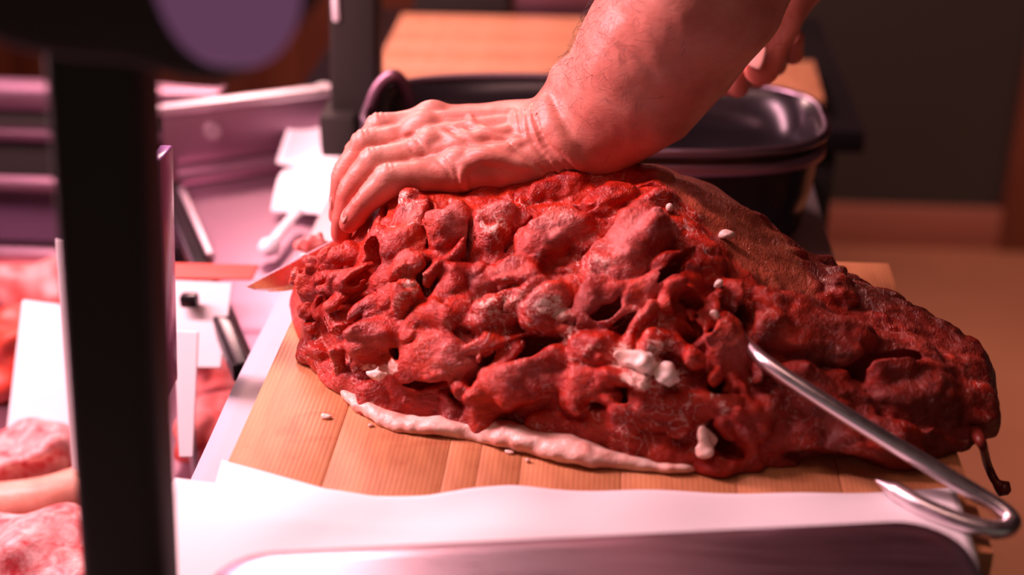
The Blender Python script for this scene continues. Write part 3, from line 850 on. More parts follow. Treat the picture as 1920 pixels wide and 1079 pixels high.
HOLES = [((-0.1815,0.8845,1.0041), (-0.1630,0.8678,1.0127), .007, .016), ((-0.1416,0.8408,0.9984), (-0.1397,0.8363,0.9915), .006, .016), ((-0.1240,0.8774,1.0368), (-0.1183,0.8662,1.0294), .008, .020), ((-0.0841,0.8722,1.0359), (-0.0842,0.8644,1.0296), .006, .016),
         ((-0.0582,0.8585,1.0316), (-0.0544,0.8463,1.0226), .0065, .020), ((-0.0089,0.8435,1.0324), (0.0007,0.8397,1.0323), .009, .018), ((0.0068,0.8297,1.0251), (0.0207,0.8291,1.0284), .0055, .015), ((-0.0724,0.8319,0.9993), (-0.0327,0.8267,1.0097), .008, .018),
         ((0.0528,0.8363,1.0334), (0.0585,0.8256,1.0247), .008, .018), ((0.0869,0.8572,1.0339), (0.0891,0.8285,1.0171), .0055, .022), ((0.0715,0.7872,0.9762), (0.0793,0.7847,0.9700), .010, .018), ((-0.1895,0.8826,0.9906), (-0.1851,0.8742,0.9866), .005, .012),
         ((0.0512,0.8225,1.0220), (0.0548,0.8165,1.0163), .006, .014), ((-0.1703,0.8925,1.0268), (-0.1680,0.9049,1.0377), .008, .020), ((-0.0208,0.8338,1.0217), (-0.0275,0.8275,1.0127), .005, .012), ((-0.1010,0.8471,1.0113), (-0.0862,0.8452,1.0120), .004, .010),
         ((0.1647,0.8351,0.9922), (0.2020,0.8474,0.9909), .009, .012), ((0.1206,0.7832,0.9566), (0.1772,0.7918,0.9496), .006, .012), ((0.0639,0.8034,1.0003), (0.0917,0.8053,0.9976), .005, .010), ((-0.1361,0.8280,0.9746), (-0.0918,0.8241,0.9781), .004, .008), ((-0.0013,0.7982,0.9821), (0.0159,0.7981,0.9904), .006, .012)]
for a, b, w, dpt in HOLES: cut(a, b, w * 1.2, dpt * 1.35, 0, .0012)
# torn scraps all over the opened middle
MESSY = np.array([(-0.2346,0.9449,0.9759), (-0.1953,0.9193,1.0083), (-0.1575,0.8861,1.0346), (-0.1115,0.8797,1.0394), (-0.0663,0.8700,1.0377), (-0.0219,0.8557,1.0385), (0.0421,0.8499,1.0439), (0.0707,0.8497,1.0371),
                  (-0.2088,0.8971,0.9754), (-0.1612,0.8508,0.9900), (-0.1232,0.8497,1.0131), (-0.0870,0.8540,1.0205), (-0.0498,0.8420,1.0202), (-0.0139,0.8359,1.0249), (0.0215,0.8248,1.0243), (0.0564,0.8257,1.0253), (0.0847,0.8157,1.0081),
                  (-0.1146,0.8360,0.9960), (-0.0628,0.8237,0.9929), (-0.0197,0.8149,0.9999), (0.0156,0.8024,0.9967), (0.0432,0.8011,0.9987), (0.0711,0.7943,0.9879), (0.1060,0.8159,1.0008), (0.0406,0.7874,0.9745), (0.0921,0.7888,0.9762), (-0.1393,0.8613,1.0228), (-0.0930,0.8392,1.0035)])
r_ = np.random.default_rng(5)
for i in range(105):
    c = MESSY[r_.integers(len(MESSY))] + np.array([r_.normal(0, .016), r_.normal(0, .012), 0])
    h = float(meat_h(c[0], c[1]))
    if h < .012: continue
    c[2] = BZ + h + r_.uniform(0, .008)
    n = meat_n(c); t = r_.normal(size=3) + np.array([1.0, .2, .3]); t = unit(t - n * (t @ n)); s = np.cross(n, t)
    n2 = unit(n + r_.normal(0, .5, 3)); t = unit(t - n2 * (t @ n2)); s = np.cross(n2, t)
    ln = r_.uniform(.008, .018); wd = r_.uniform(.0038, .008); ht = r_.uniform(.0035, .0075)
    G.ellip(c, [t, s, n2], [ln, wd, ht], .0010, e=2.5)
r_ = np.random.default_rng(9)                          # ragged shreds of the torn left end
for p in [(-0.2131,0.9359,0.9971), (-0.2067,0.9355,1.0020), (-0.1980,0.9344,1.0095), (-0.1849,0.9277,1.0254), (-0.1863,0.9030,1.0124), (-0.2122,0.9190,0.9902), (-0.2154,0.9125,0.9824), (-0.1709,0.8968,1.0289), (-0.1990,0.9155,1.0013), (-0.1982,0.9467,1.0115), (-0.2012,0.9038,0.9919), (-0.2116,0.9018,0.9762), (-0.1798,0.8876,1.0098)]:
    p = np.array(p); n = meat_n(p); dr = unit(n * .8 + r_.normal(0, .5, 3) + np.array([-.10, -.35, .1])); s = unit(np.cross(dr, n)); ln = r_.uniform(.008, .014)
    G.ellip(p + dr * ln * .5, [dr, s, np.cross(dr, s)], [ln, r_.uniform(.004, .0075), r_.uniform(.003, .0045)], .0015, e=2.5)
SLASH = [((-0.1337,0.9397,1.0589), (-0.1302,0.8986,1.0483), .0026, .017, .1), ((-0.1002,0.9160,1.0559), (-0.0999,0.8859,1.0430), .0032, .018, .1), ((-0.0552,0.9234,1.0615), (-0.0681,0.9031,1.0546), .0030, .017, .3), ((-0.0677,0.9032,1.0546), (-0.0705,0.8866,1.0467), .0026, .014, .2),
         ((-0.0011,0.8981,1.0633), (-0.0134,0.8742,1.0514), .0036, .019, .25), ((0.0522,0.8774,1.0567), (0.0332,0.8475,1.0428), .0048, .021, .3), ((0.0446,0.9393,1.0732), (0.0161,0.9458,1.0749), .0026, .010, .2), ((-0.0136,0.9205,1.0671), (-0.0327,0.9285,1.0659), .0026, .011, .2),
         ((0.0200,0.9070,1.0689), (-0.0210,0.9178,1.0652), .0026, .010, -.2), ((-0.1657,0.9429,1.0522), (-0.1682,0.9192,1.0437), .004, .016, .1)]
for a, b, w, dpt, tl in SLASH: cut(a, b, w, dpt, tl, .001)
# smooth outer skin at the back, everything else slightly fibrous
cap_poly = np.array([(0.0181,0.9817,1.0744)[:2], (0.0833,1.3325,0.9297)[:2], (0.1007,0.9843,1.0450)[:2], (0.1292,0.9774,1.0273)[:2], (0.1471,0.9009,1.0158)[:2], (0.1009,0.8714,1.0332)[:2], (0.0795,0.8974,1.0522)[:2], (0.0610,0.9144,1.0662)[:2], (0.0352,0.9476,1.0756)[:2]])
def in_poly(p, poly):
    x, y = p[:, 0], p[:, 1]; r = np.zeros(len(p), bool); j = len(poly) - 1
    for i in range(len(poly)):
        c_ = ((poly[i, 1] > y) != (poly[j, 1] > y)) & (x < (poly[j, 0] - poly[i, 0]) * (y - poly[i, 1]) / (poly[j, 1] - poly[i, 1] + 1e-12) + poly[i, 0])
        r ^= c_; j = i
    return r
gx, gy = np.meshgrid(G.ax[0], G.ax[1], indexing='ij')
cm = in_poly(np.stack([gx.ravel(), gy.ravel()], 1), cap_poly).reshape(gx.shape).astype(np.float32)
for _ in range(8): cm = (cm + np.roll(cm, 2, 0) + np.roll(cm, -2, 0) + np.roll(cm, 2, 1) + np.roll(cm, -2, 1)) / 5
rough = (1 - .9 * cm)[:, :, None]
f0 = G.noise((.020, .011, .011), 40); G.d += rough * (.0008 - .0014 * np.abs(f0)); del f0
f1 = G.noise((.010, .0065, .0065), 41); f2 = G.noise(.0032, 42)
G.d += (rough * (.0004 - .0007 * np.abs(f1) + .00022 * f2)).astype(np.float32)
G.d = np.maximum(G.d, (BZ + .0006 - G.ax[2])[None, None, :])
V, Q = biggest(*G.mesh())
V = relax(V, Q, 1, .2)
# fat, membrane-sheen and dried, shade-darkened end masks from the places they have on the joint
n1 = G.lookup(f1, V); n2 = G.lookup(f2, V); nb = G.lookup(G.warp[0], V) / .0045
fat = np.zeros(len(V)); mem_sheen = np.zeros(len(V)); dry_shade = np.zeros(len(V))
def patch(arr, a, b, r, s, th=.35):
    a = np.array(a); b = np.array(b); ab = b - a
    t = np.clip(((V - a) @ ab) / (ab @ ab + 1e-9), 0, 1)
    q_ = V - a - t[:, None] * ab; n_ = meat_n((a + b) / 2); q_ -= np.outer(q_ @ n_, n_) * .85
    d = np.linalg.norm(q_, axis=1) / r
    m = np.clip(1.25 - d + .20 * n1 + .12 * nb, 0, 1)
    np.maximum(arr, s * m, out=arr)
for a, b, r, s in [
    ((-0.1507,0.9353,1.0572), (-0.1429,0.9268,1.0571), .0085, .85), ((-0.1133,0.9312,1.0590), (-0.1071,0.9164,1.0554), .007, .6), ((-0.1359,0.8650,1.0273), (-0.1272,0.8699,1.0313), .007, .75), ((-0.1444,0.8575,1.0184), (-0.1301,0.8620,1.0249), .006, .7),
    ((-0.0849,0.8507,1.0182), (-0.0594,0.8507,1.0254), .013, .75), ((-0.0873,0.8582,1.0244), (-0.0726,0.8575,1.0274), .008, .7), ((-0.0425,0.8408,1.0211), (-0.0320,0.8432,1.0264), .011, .95), ((-0.0360,0.8514,1.0320), (-0.0284,0.8434,1.0284), .007, .6),
    ((0.0151,0.8126,1.0101), (0.0275,0.8039,1.0023), .014, 1.0), ((0.0236,0.8142,1.0143), (0.0409,0.8171,1.0174), .011, .8), ((0.0346,0.8001,0.9981), (0.0448,0.8044,1.0028), .010, 1.0), ((-0.0275,0.8275,1.0127), (-0.0188,0.8293,1.0170), .008, .8),
    ((-0.0095,0.8196,1.0099), (-0.0026,0.8205,1.0129), .006, .8), ((0.0633,0.7874,0.9756), (0.0686,0.7824,0.9628), .009, .85), ((0.0710,0.7975,0.9920), (0.0764,0.7931,0.9849), .008, .75), ((-0.1608,0.8439,0.9743), (-0.1409,0.8326,0.9843), .0065, 1.0),
    ((0.1466,0.8336,0.9964), (0.1530,0.8460,0.9999), .009, .45), ((0.0652,0.8374,1.0314), (0.0670,0.8333,1.0276), .005, .8), ((-0.1428,0.8911,1.0443), (-0.1347,0.8859,1.0417), .006, .7), ((-0.0797,0.8979,1.0504), (-0.0746,0.9045,1.0537), .009, .75), ((-0.0897,0.9051,1.0529), (-0.0853,0.8984,1.0500), .006, .6),
    ((-0.1162,0.8882,1.0434), (-0.1091,0.8922,1.0459), .006, .6), ((-0.1539,0.8562,1.0083), (-0.1383,0.8525,1.0143), .005, .5), ((-0.0081,0.8678,1.0491), (0.0067,0.8499,1.0405), .008, .6), ((-0.1064,0.8250,0.9777), (-0.0845,0.8233,0.9776), .005, .5), ((0.1199,0.7975,0.9802), (0.1217,0.7936,0.9745), .007, .5),
    ((-0.1661,0.8598,0.9975), (-0.1531,0.8478,0.9962), .006, .45), ((-0.1974,0.8769,0.9694), (-0.1876,0.8655,0.9676), .004, .5), ((-0.0481,0.8189,0.9922), (-0.0339,0.8173,0.9979), .006, .4), ((0.0952,0.8089,0.9997), (0.1059,0.8108,0.9974), .006, .6), ((0.2383,0.8221,0.9600), (0.2457,0.8278,0.9525), .008, .5),
    ((-0.2319,0.9289,0.9662), (-0.2203,0.9157,0.9783), .007, .4), ((-0.0434,0.8039,0.9642), (0.0170,0.7852,0.9604), .008, .45), ((-0.0729,0.8143,0.9647), (-0.0253,0.7961,0.9596), .008, .5)]:
    patch(fat, a, b, r * .9, s * .60)
for a, b, r, s in [
    ((0.0131,0.8811,1.0588), (0.0257,0.8876,1.0630), .019, 1.1), ((-0.0402,0.8927,1.0542), (-0.0295,0.9005,1.0592), .016, 1.0), ((-0.0220,0.8966,1.0592), (-0.0181,0.8916,1.0576), .010, .5), ((-0.0795,0.9184,1.0576), (-0.0740,0.9206,1.0588), .013, .8), ((-0.1138,0.9186,1.0563), (-0.1067,0.9057,1.0520), .014, 1.0),
    ((-0.1454,0.9252,1.0564), (-0.1384,0.9158,1.0546), .012, .6), ((-0.0007,0.8597,1.0453), (0.0350,0.8493,1.0439), .012, .4), ((-0.0433,0.8526,1.0311), (-0.0247,0.8402,1.0262), .014, .45), ((-0.1070,0.8324,0.9901), (-0.0890,0.8345,0.9980), .013, .45), ((-0.0625,0.8205,0.9865), (-0.0409,0.8169,0.9938), .012, .45),
    ((-0.0107,0.8445,1.0325), (0.0212,0.8365,1.0340), .010, .5), ((-0.0959,0.8299,0.9879), (-0.0887,0.8312,0.9916), .009, .5), ((0.0600,0.8211,1.0200), (0.0812,0.8179,1.0107), .012, .25), ((-0.1612,0.8508,0.9900), (-0.1532,0.8495,0.9995), .010, .35), ((-0.0843,0.8653,1.0312), (-0.0700,0.8706,1.0373), .010, .45)]:
    patch(mem_sheen, a, b, r * .85, s * .70)  # membrane patches that also carry the painted highlights of the lobes
cap = G.lookup(np.broadcast_to(cm[:, :, None], G.n), V)
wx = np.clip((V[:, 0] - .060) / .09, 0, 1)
dry_shade = np.maximum(dry_shade, np.clip(wx * .95 + .25 * n1 * wx, 0, 1) * (1 - cap))  # darkens to the right: dried surface plus painted shade
mem_sheen = np.maximum(mem_sheen, cap * np.clip(.20 + .12 * nb + .10 * n1, 0, .6))
mem_sheen *= 1 - .6 * (dry_shade > .6)
lean = big_mesh('lean_meat', V, Q, 'meat', meat, np.stack([fat, mem_sheen * (1 - cap), dry_shade, np.clip((cap - .25) * 2, 0, 1)], 1))
print('meat quads', len(Q))
del f1, f2, cm, rough

# the pale rim of fat under the front edge
RIM = [(-0.2154,0.8942,0.9553), (-0.1936,0.8567,0.9540), (-0.1659,0.8242,0.9550), (-0.1401,0.8055,0.9560), (-0.1113,0.8015,0.9570), (-0.0824,0.8001,0.9580), (-0.0547,0.7864,0.9590), (-0.0278,0.7758,0.9590), (-0.0000,0.7695,0.9580), (0.0274,0.7645,0.9570), (0.0581,0.7647,0.9560)]
RR = [.0022, .0032, .0055, .0078, .0090, .0098, .0110, .0105, .0085, .0065, .003]
G = Field((-.25, .745, BZ - .003), (.09, .97, BZ + .04), .0012)
G.warp = [G.noise(.020, 61 + i) * .0016 + G.noise(.006, 71 + i) * .0005 for i in range(3)]
pts = catmull(RIM, 6); rs = np.interp(np.linspace(0, 1, len(pts)), np.linspace(0, 1, len(RR)), RR)
pts[:, 1] += .008; pts[:, 2] = BZ + rs * .50
G.chain(pts, rs, .003, flat=(0, 0, 1), fs=1.5)
G.d += G.noise(.004, 80) * .0004
G.d = np.maximum(G.d, (BZ + .0004 - G.ax[2])[None, None, :])
V, Q = biggest(*G.mesh()); V = relax(V, Q, 1, .4)
big_mesh('fat_rim', V, Q, 'fat', meat)['label'] = 'white rim of fat under the front edge'

def lump(name, c, size, seed, material, parent, label=None, vox=.0008, spikes=7, perm=True):
    c = np.array(c, float); s = np.array(size, float); e = s.max() * 1.9 + .003
    g = Field(c - e, c + e, vox)
    g.warp = [g.noise(.006, seed * 10 + i) * min(.0018, s.max() * .16) for i in range(3)]
    r = np.random.default_rng(seed)
    g.ellip(c, np.eye(3), s * .85, 0)
    for _ in range(spikes):
        o = r.normal(size=3); o /= np.linalg.norm(o)
        q = c + o * s * .55
        A_ = np.linalg.qr(r.normal(size=(3, 3)))[0] if perm else np.eye(3)
        g.ellip(q, A_, s * r.uniform(.35, .60), .0025 if perm else .001)
    v, q = g.mesh(); v = relax(v, q, 1, .4)
    o = big_mesh(name, v, q, material, parent)
    if label: o['label'] = label
    return o
def lift(p, d):
    p = np.array(p); return p + meat_n(p) * d
lump('fat_piece', lift((0.0215,0.8082,1.0072), .009), (.0150, .008, .0135), 3, 'fat_white', meat, 'large white knob of fat')
lump('fat_piece', lift((0.0404,0.8030,1.0007), .010), (.007, .005, .009), 4, 'fat_white', meat, 'pointed white scrap of fat')
lump('fat_piece', lift((0.0783,0.9067,1.0552), .004), (.0058, .004, .0035), 5, 'fat_white', meat, 'white crumb of fat on the outer skin')
lump('fat_piece', lift((0.0397,0.9123,1.0697), .006), (.0022, .002, .0018), 6, 'fat_white', meat)
lump('fat_piece', lift((0.0686,0.8533,1.0400), .010), (.0016, .0016, .0028), 8, 'fat_white', meat)
lump('fat_piece', lift((0.0650,0.7832,0.9670), .008), (.006, .005, .011), 9, 'fat', meat)
lump('fat_piece', lift((-0.1514,0.8370,0.9770), .007), (.010, .003, .0028), 10, 'fat_white', meat)
lump('fat_piece', lift((0.0670,0.8338,1.0285), .010), (.003, .0025, .004), 13, 'fat', meat)
# the string of trimmings that hangs over the board's right end
tail = catmull([(0.2460,0.8294,0.9578), (0.2462,0.8003,0.9620), (0.2612,0.8300,0.9273), (0.2674,0.8250,0.9167), (0.2759,0.8200,0.9119)], 8)
tube('hanging_trim', tail, np.interp(np.linspace(0, 1, len(tail)), [0, .3, .75, .9, 1], [.006, .0028, .0030, .0065, .002]), 'dried', meat, 9)

# crumbs of fat on the bare wood
def crumb(c, s, seed, label):
    c = (c[0], c[1], c[2] + s[2] * .75)
    o = lump('fat_crumb', c, s, seed, 'fat', None, vox=.0006, spikes=4, perm=False)
    tag(o, label, 'fat crumb', 'fat crumbs on the board'); return o
crumb((-0.1902,0.8180,0.9500), (.0040, .003, .0016), 31, 'pale flat fat crumb on the bare wood near the printed paper')
crumb((-0.1583,0.8109,0.9500), (.0022, .0018, .0012), 32, 'tiny fat crumb on the board just before the white fat rim')
crumb((-0.0616,0.7855,0.9500), (.0034, .0024, .0014), 33, 'small fat crumb on the board in front of the joint')
crumb((-0.0487,0.7765,0.9500), (.0020, .0017, .0012), 34, 'speck of fat on the board behind the raised paper wave')

# ------------------------------------------------------------------ the butcher: left hand and forearm (fine), right hand, then the rest of him
butcher = thing('person', (.62, 1.22, 0), 'butcher in dark clothes pressing on the joint with one hand and holding the knife', 'person')

H = Field((-.235, .895, 1.0), (.225, 1.105, 1.365), .00125)
FING = {
    'pinky':  ([(-0.1162,0.9660,1.0732), (-0.1621,0.9550,1.0721), (-0.1813,0.9520,1.0545), (-0.1938,0.9520,1.0368)], [.0132, .0114, .0098, .0080]),
    'ring':   ([(-0.1392,0.9860,1.0798), (-0.1764,0.9720,1.0783), (-0.1959,0.9690,1.0549), (-0.2034,0.9690,1.0204)], [.0138, .0119, .0103, .0084]),
    'middle': ([(-0.1457,1.0060,1.0864), (-0.1843,0.9920,1.0829), (-0.2019,0.9880,1.0606), (-0.2087,0.9880,1.0268)], [.0140, .0122, .0105, .0086]),
    'index':  ([(-0.1406,1.0240,1.0893), (-0.1771,1.0140,1.0886), (-0.1951,1.0080,1.0703), (-0.2031,1.0060,1.0434)], [.0138, .0120, .0103, .0086])}
order = ['index', 'middle', 'ring', 'pinky']
fields = []
for nme in order:
    J, Rr = FING[nme]; J = [np.array(p) for p in J]
    p = J
    H.chain([J[0], J[0] * .45 + J[1] * .55, J[1]], [Rr[0], (Rr[0] + Rr[1]) * .47, Rr[1]], .0016)
    H.chain([J[1], J[1] * .5 + J[2] * .5, J[2]], [Rr[1], (Rr[1] + Rr[2]) * .485, Rr[2]], .0016)
    H.chain([J[2], J[2] * .4 + J[3] * .6, J[3]], [Rr[2], Rr[2] * .94, Rr[3]], .0016)
fing_d = H.d.copy(); H.d[:] = .05
# palm, knuckle row, wrist
CARP = {'index': (-0.0615,1.0200,1.0956), 'middle': (-0.0574,1.0060,1.0933), 'ring': (-0.0524,0.9900,1.0893), 'pinky': (-0.0459,0.9740,1.0840)}
for nme, r0, r1 in (('index', .0170, .0150), ('middle', .0182, .0152), ('ring', .0185, .0148), ('pinky', .0180, .0142)):
    H.cone(CARP[nme], FING[nme][0][0], r0, r1, .009)
H.cone((-0.0529,0.9800,1.0754), (-0.1024,0.9780,1.0679), .0160, .0130, .010)
H.cone((-0.0665,1.0050,1.0766), (-0.1208,1.0000,1.0726), .0200, .0170, .012)
H.cone((-0.0623,1.0350,1.0761), (-0.1124,1.0350,1.0635), .0170, .0140, .012)
# thumb, tucked away on the far side
TH_ = [np.array(q) for q in ((-0.0692,1.0460,1.0708), (-0.1056,1.0720,1.0459), (-0.1295,1.0780,1.0321), (-0.1478,1.0740,1.0237))]
H.chain(TH_, [.0165, .0135, .0118, .0090], .006)
# forearm, thicker towards the elbow
ARM = [np.array(q) for q in ((-0.0402,1.0000,1.0892), (-0.0157,0.9980,1.1033), (0.0125,0.9940,1.1393), (0.0315,0.9880,1.1688), (0.0551,0.9800,1.2107), (0.0916,0.9700,1.2735))]
ARR = [.0290, .0330, .0462, .0530, .0560, .0520]
up_ = unit(np.array([.3, -1, .2]))
for i in range(len(ARM) - 1): H.cone(ARM[i], ARM[i + 1], ARR[i], ARR[i + 1], .016)
H.cone((-0.0246,0.9900,1.0893), (-0.0178,0.9900,1.0840), .0240, .0200, .014)        # head of the ulna and heel of the wrist
H.cone((-0.0062,0.9850,1.0959), (0.0237,0.9800,1.1282), .0240, .0320, .02)
H.cone((-0.0470,1.0120,1.1058), (-0.0313,1.0080,1.1293), .0130, .0200, .012)
palm = H.d
k = .0100
h = np.clip(.5 + .5 * (fing_d - palm) / k, 0, 1)
H.d = (fing_d * (1 - h) + palm * h - k * h * (1 - h)).astype(np.float32)
del fing_d, palm, h
# knuckles
for nme, s in (('index', .0075), ('middle', .0085), ('ring', .0075), ('pinky', .0065)):
    a = np.array(FING[nme][0][0]); q = H.snap([a + np.array([.002, -.003, .016])])[0]
    H.ellip(q - np.array([0, 0, s * .55]), np.eye(3), [s * 1.25, s, s], .007)
    b = np.array(FING[nme][0][1]); q = H.snap([b + np.array([-.006, -.004, .012])])[0]
    H.ellip(q + (b - q) * .45, np.eye(3), [s * .85, s * .8, s * .8], .006)

def smooth(p):
    for _ in range(3):
        q = p.copy(); q[1:-1] = (p[:-2] + 2 * p[1:-1] + p[2:]) / 4; p = q
    return p
def ridge(pts, r, off, k, n=7):
    p = smooth(H.snap(catmull(pts, n), off))
    t = np.linspace(-1, 1, len(p)); rr = r * (1 - .55 * t ** 2)
    for i in range(len(p) - 1): H.cone(p[i], p[i + 1], rr[i], rr[i + 1], k)
def groove(pts, r, k=.0022, n=7, off=.0006):
    p = smooth(H.snap(catmull(pts, n), off))
    t = np.linspace(-1, 1, len(p)); rr = r * (1 - .7 * t ** 2)
    for i in range(len(p) - 1): H.cone(p[i], p[i + 1], rr[i], rr[i + 1], k, sub=True)
# tendons and veins on the back of the hand
ridge([(-0.1334,1.0080,1.1006), (-0.1088,1.0060,1.1054), (-0.0765,1.0040,1.1062)], .0022, -.0014, .006)
ridge([(-0.1372,0.9920,1.0937), (-0.1115,0.9930,1.1008), (-0.0799,0.9960,1.1040)], .0022, -.0014, .006)
ridge([(-0.1316,0.9750,1.0869), (-0.1061,0.9780,1.0957), (-0.0731,0.9850,1.1007)], .0022, -.0014, .006)
ridge([(-0.1116,0.9550,1.0837), (-0.0889,0.9620,1.0899), (-0.0624,0.9720,1.0951)], .0022, -.0013, .006)
ridge([(-0.1428,0.9850,1.0894), (-0.1267,0.9850,1.0924), (-0.1156,0.9780,1.0912), (-0.0948,0.9620,1.0864)], .0017, -.0003, .003)
ridge([(-0.1192,0.9900,1.1000), (-0.1063,0.9800,1.0949), (-0.0955,0.9700,1.0895), (-0.0735,0.9650,1.0892)], .0016, -.0003, .003)
ridge([(-0.1082,1.0000,1.1067), (-0.1032,0.9900,1.1005), (-0.0865,0.9800,1.0955), (-0.0684,0.9750,1.0946)], .0015, -.0003, .003)
ridge([(-0.1045,0.9620,1.0861), (-0.0848,0.9600,1.0892), (-0.0614,0.9580,1.0841)], .0030, -.0012, .005)
ridge([(-0.1086,0.9560,1.0834), (-0.1095,0.9560,1.0759), (-0.1075,0.9580,1.0688)], .0022, -.0006, .003)
# folds of skin at the bent wrist
ridge([(-0.0603,1.0000,1.1135), (-0.0562,0.9850,1.1037), (-0.0465,0.9680,1.0905), (-0.0384,0.9660,1.0790)], .0042, -.0012, .004)
ridge([(-0.0524,1.0000,1.1166), (-0.0490,0.9820,1.1050), (-0.0384,0.9620,1.0915), (-0.0297,0.9620,1.0801)], .0048, -.0012, .004)
ridge([(-0.0675,1.0000,1.1121), (-0.0627,0.9880,1.1040), (-0.0555,0.9750,1.0958)], .0032, -.0010, .004)
ridge([(-0.0742,1.0000,1.1102), (-0.0699,0.9900,1.1048), (-0.0645,0.9800,1.0995)], .0026, -.0010, .004)
ridge([(-0.0438,1.0000,1.1194), (-0.0411,0.9800,1.1076), (-0.0308,0.9620,1.0946), (-0.0220,0.9600,1.0832)], .0048, -.0018, .006)
groove([(-0.0639,1.0000,1.1134), (-0.0593,0.9850,1.1023), (-0.0496,0.9680,1.0896), (-0.0392,0.9660,1.0773)], .0014)
groove([(-0.0564,1.0000,1.1157), (-0.0530,0.9850,1.1034), (-0.0424,0.9650,1.0893), (-0.0344,0.9640,1.0783)], .0020)
groove([(-0.0477,1.0000,1.1176), (-0.0450,0.9820,1.1051), (-0.0355,0.9640,1.0924), (-0.0266,0.9620,1.0802)], .0014)
groove([(-0.0710,1.0000,1.1111), (-0.0664,0.9900,1.1032), (-0.0597,0.9800,1.0963)], .0011)
groove([(-0.0771,0.9700,1.0930), (-0.0589,0.9620,1.0858), (-0.0429,0.9620,1.0772)], .0013)
# creases of the little finger's root and the other knuckles
groove([(-0.1304,0.9650,1.0854), (-0.1202,0.9550,1.0822), (-0.1163,0.9530,1.0735)], .0012)
groove([(-0.1214,0.9660,1.0874), (-0.1132,0.9550,1.0828), (-0.1109,0.9540,1.0733)], .0011)
groove([(-0.1507,0.9900,1.0873), (-0.1444,0.9850,1.0877), (-0.1376,0.9750,1.0859)], .0013)
groove([(-0.1546,0.9950,1.0895), (-0.1474,0.9900,1.0899), (-0.1420,0.9850,1.0886)], .0011)
groove([(-0.1503,0.9800,1.0839), (-0.1440,0.9750,1.0831), (-0.1378,0.9700,1.0828)], .0011)
for nme in order:                                     # wrinkles over the bent finger joints
    J = [np.array(q) for q in FING[nme][0]]; r0 = FING[nme][1]
    for j, rr_, offs in ((1, r0[1], (-.006, -.002, .003)), (2, r0[2], (-.002, .002))):
        ax_ = unit(J[j + 1] - J[j - 1]); side = unit(np.cross(ax_, [0, 0, 1.0])); dors = unit(np.cross(side, ax_))
        if dors[2] < 0: dors = -dors
        for o_ in offs:
            c_ = J[j] + ax_ * o_
            groove([c_ + dors * rr_ * .8 + side * rr_ * .65, c_ + dors * rr_ * 1.05, c_ + dors * rr_ * .8 - side * rr_ * .65], .0008, .0016, 4, .0003)
H.d += (H.noise(.020, 301) * .0005 + H.noise(.0065, 302) * .00018).astype(np.float32)
V, Q = H.mesh(); V = relax(V, Q, 2, .5)
tips = np.array([FING[n_][0][3] for n_ in order] + [TH_[3]])
flush = np.max(np.stack([np.clip(1.25 - np.linalg.norm(V - t_, axis=1) / .030, 0, 1) for t_ in tips]), 0)
mk = np.array([FING[n_][0][0] for n_ in order] + [FING[n_][0][1] for n_ in order]) + np.array([0, -.003, .012])
pale = np.max(np.stack([np.clip(1.2 - np.linalg.norm(V - t_, axis=1) / .014, 0, 1) for t_ in mk]), 0)
left_arm = big_mesh('left_arm', V, Q, 'skin', butcher, np.stack([flush, pale, 0 * pale], 1))
left_arm['label'] = 'left forearm and hand pressing down on the meat'
# nails
def nail(J, r, name='fingernail', parent=left_arm, field=H):
    J = [np.array(q) for q in J]; a = unit(J[3] - J[2]); side = unit(np.cross(a, [0, 0, 1.0])); d = unit(np.cross(side, a))
    if (d @ unit(J[2] - J[0])) < 0 and d[2] < 0: d = -d
    bend = unit((J[2] - J[1]) - a * ((J[2] - J[1]) @ a)); d = bend
    side = np.cross(a, d); V = []; F = []
    for i in range(7):
        for j in range(7):
            u = (i / 6 - .5) * 1.5; v = j / 6
            w = r * .80 * (1 - .25 * abs(2 * v - 1) ** 3)
            c_ = J[2] * .45 + J[3] * .55 + a * (r * 1.25 * v - r * .1)
            V.append(c_ + side * math.sin(u) * w + d * (math.cos(u) * r * .30 + r * .72 - .12 * r * v * v))
    n = len(V); V = V + [q - d * .0010 for q in V]
    for i in range(6):
        for j in range(6):
            q = i * 7 + j; F.append((q, q + 1, q + 8, q + 7)); F.append((n + q, n + q + 7, n + q + 8, n + q + 1))
    rim = [i for i in range(7)] + [i * 7 + 6 for i in range(1, 7)] + [42 + i for i in range(5, -1, -1)] + [i * 7 for i in range(5, 0, -1)]
    for k_ in range(len(rim)):
        a_, b_ = rim[k_], rim[(k_ + 1) % len(rim)]; F.append((b_, a_, n + a_, n + b_))
    return mesh_obj(name, V, F, 'nail', parent)
for nme in order: nail(FING[nme][0], FING[nme][1][3] * 1.08)
# dark hairs on the forearm
r_ = np.random.default_rng(17); parts = []
seeds = []
a0, a1 = ARM[1], ARM[4]
for i in range(330):
    t = r_.uniform(0, 1) ** .9; th = r_.normal(1.25, .65)
    c_ = a0 + (a1 - a0) * t; ax_ = unit(a1 - a0); s_ = unit(np.cross(ax_, [0, 1.0, 0])); n_ = np.cross(ax_, s_)
    seeds.append(c_ + (s_ * math.sin(th) + n_ * math.cos(th)) * .045)
S = H.snap(seeds); GN = H.grad(S); ax_ = unit(a1 - a0)
for p_, g_ in zip(S, GN):
    if abs(H.sample(p_[None])[0]) > .002: continue
    dr = unit(-ax_ * r_.uniform(.2, 1.0) + r_.normal(0, .45, 3)); dr = unit(dr - g_ * (dr @ g_))
    ln = r_.uniform(.006, .014)
    path = [p_ - g_ * .0005, p_ + g_ * ln * .22 + dr * ln * .35, p_ + g_ * ln * .26 + dr * ln * .75 + r_.normal(0, .0008, 3), p_ + g_ * ln * .16 + dr * ln * 1.05 + r_.normal(0, .001, 3)]
    parts.append(tube_data(path, [.00010, .00010, .00008, .00004], 3))
Vh, Fh = join_data(parts)
